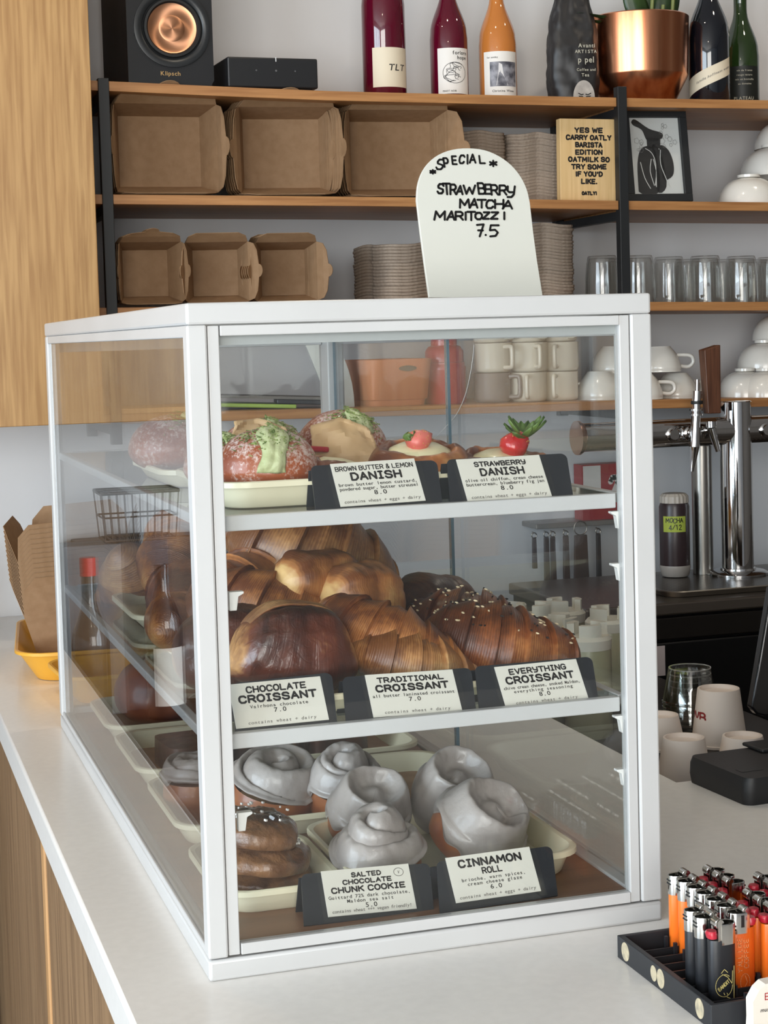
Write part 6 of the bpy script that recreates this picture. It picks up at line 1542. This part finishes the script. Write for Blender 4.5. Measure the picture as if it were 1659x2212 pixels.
q = mir(300, 1060, 2.02); q2 = mir(395, 1060, 2.02)
wbk = thing('wire_basket', 'dark wire basket on the shop shelf cartons, showing as a reflection on the top level', 'basket', (q.x, 2.06, .175))
bw_, bd_, bh_ = .16, .10, .10
def rect(z, k=1.0): return [(-bw_ / 2 * k, -bd_ / 2 * k, z), (bw_ / 2 * k, -bd_ / 2 * k, z), (bw_ / 2 * k, bd_ / 2 * k, z), (-bw_ / 2 * k, bd_ / 2 * k, z)]
g = G(); g.tube(rect(bh_), .004, 8, closed=True); g.tube(rect(bh_ * .5, .95), .002, 6, closed=True); g.tube(rect(.002, .9), .003, 6, closed=True)
for k in range(11):
    x = -bw_ / 2 + bw_ * k / 10
    for y in (-bd_ / 2, bd_ / 2): g.tube([(x * .9, y * .9, .002), (x, y, bh_)], .0016, 5)
    g.tube([(x * .9, -bd_ / 2 * .9, .002), (x * .9, bd_ / 2 * .9, .002)], .0016, 5)
g.build('wire_body', mat('brown_wire', (60, 46, 38), .5), wbk, smooth=60)
# ------------------------------------------------------------------ light: daylight through two windows, ceiling lamps
def area(name, loc, rot, sx, sy, power, col):
    l = bpy.data.lights.new(name, 'AREA'); l.shape = 'RECTANGLE'; l.size = sx; l.size_y = sy; l.energy = power; l.color = col
    o = bpy.data.objects.new(name, l); COL.objects.link(o); o.location = loc; o.rotation_euler = rot
    return o
area('window_daylight_left', (X0 - .18, (WL[0] + WL[1]) / 2, (WL[2] + WL[3]) / 2), (0, -PI / 2, 0), WL[3] - WL[2], WL[1] - WL[0], 285, (.77, .885, 1.0))
area('window_daylight_street', ((WF[0] + WF[1]) / 2, Y0 - .18, (WF[2] + WF[3]) / 2), (PI / 2, 0, 0), WF[1] - WF[0], WF[3] - WF[2], 220, (1.0, .965, .92))
M_LAMPG = bpy.data.materials.new('lamp_glow'); M_LAMPG.use_nodes = True
nb = M_LAMPG.node_tree.nodes['Principled BSDF']; nb.inputs['Emission Color'].default_value = (1, .86, .66, 1); nb.inputs['Emission Strength'].default_value = 30
for k, (x, y) in enumerate(((-.5, 1.2), (.6, 1.2), (1.8, 1.4), (-.4, -1.3))):
    lp = thing('ceiling_lamp', 'round recessed ceiling lamp above the counter area', 'ceiling lamp', (x, y, Z1), group='recessed ceiling lamps')
    g = G(); g.lathe([(.07, 0), (.07, -.012), (.052, -.014), (.05, -.004), (.0, -.004)], 24); g.build('trim_ring', M_WHITE, lp)
    g = G(); g.lathe([(.048, -.005), (0, -.005)], 24); g.build('lamp_lens', M_LAMPG, lp)
    l = bpy.data.lights.new('lamp_light', 'AREA'); l.shape = 'DISK'; l.size = .09; l.energy = 2.6; l.color = (1, .86, .68); lo = bpy.data.objects.new('lamp_light', l); COL.objects.link(lo); lo.location = (x, y, Z1 - .02)
w = bpy.data.worlds.new('World'); SC.world = w; w.use_nodes = True
w.node_tree.nodes['Background'].inputs['Color'].default_value = (.80, .86, .92, 1); w.node_tree.nodes['Background'].inputs['Strength'].default_value = 1.0

# ------------------------------------------------------------------ camera, view
cd = bpy.data.cameras.new('Camera'); cam = bpy.data.objects.new('Camera', cd); COL.objects.link(cam)
cam.location = CAM; cam.rotation_euler = CEUL
cd.sensor_fit = 'AUTO'; cd.sensor_width = 36; cd.lens = FPX / 2212 * 36
cd.shift_x = 0; cd.shift_y = -(1106 - PPY) / 2212
cd.clip_start = .02; cd.clip_end = 60
SC.camera = cam
for o in list(bpy.data.objects):
    if o.parent is None: o.location.z += LIFT
vs = SC.view_settings; vs.view_transform = 'Standard'; vs.look = 'None'; vs.gamma = 1; vs.exposure = 0.0; vs.use_curve_mapping = False
SC.display_settings.display_device = 'sRGB'
cy = SC.cycles
cy.max_bounces = 12; cy.diffuse_bounces = 4; cy.glossy_bounces = 5; cy.transmission_bounces = 6; cy.transparent_max_bounces = 24
cy.caustics_reflective = False; cy.caustics_refractive = False; cy.sample_clamp_indirect = 4; cy.use_denoising = True
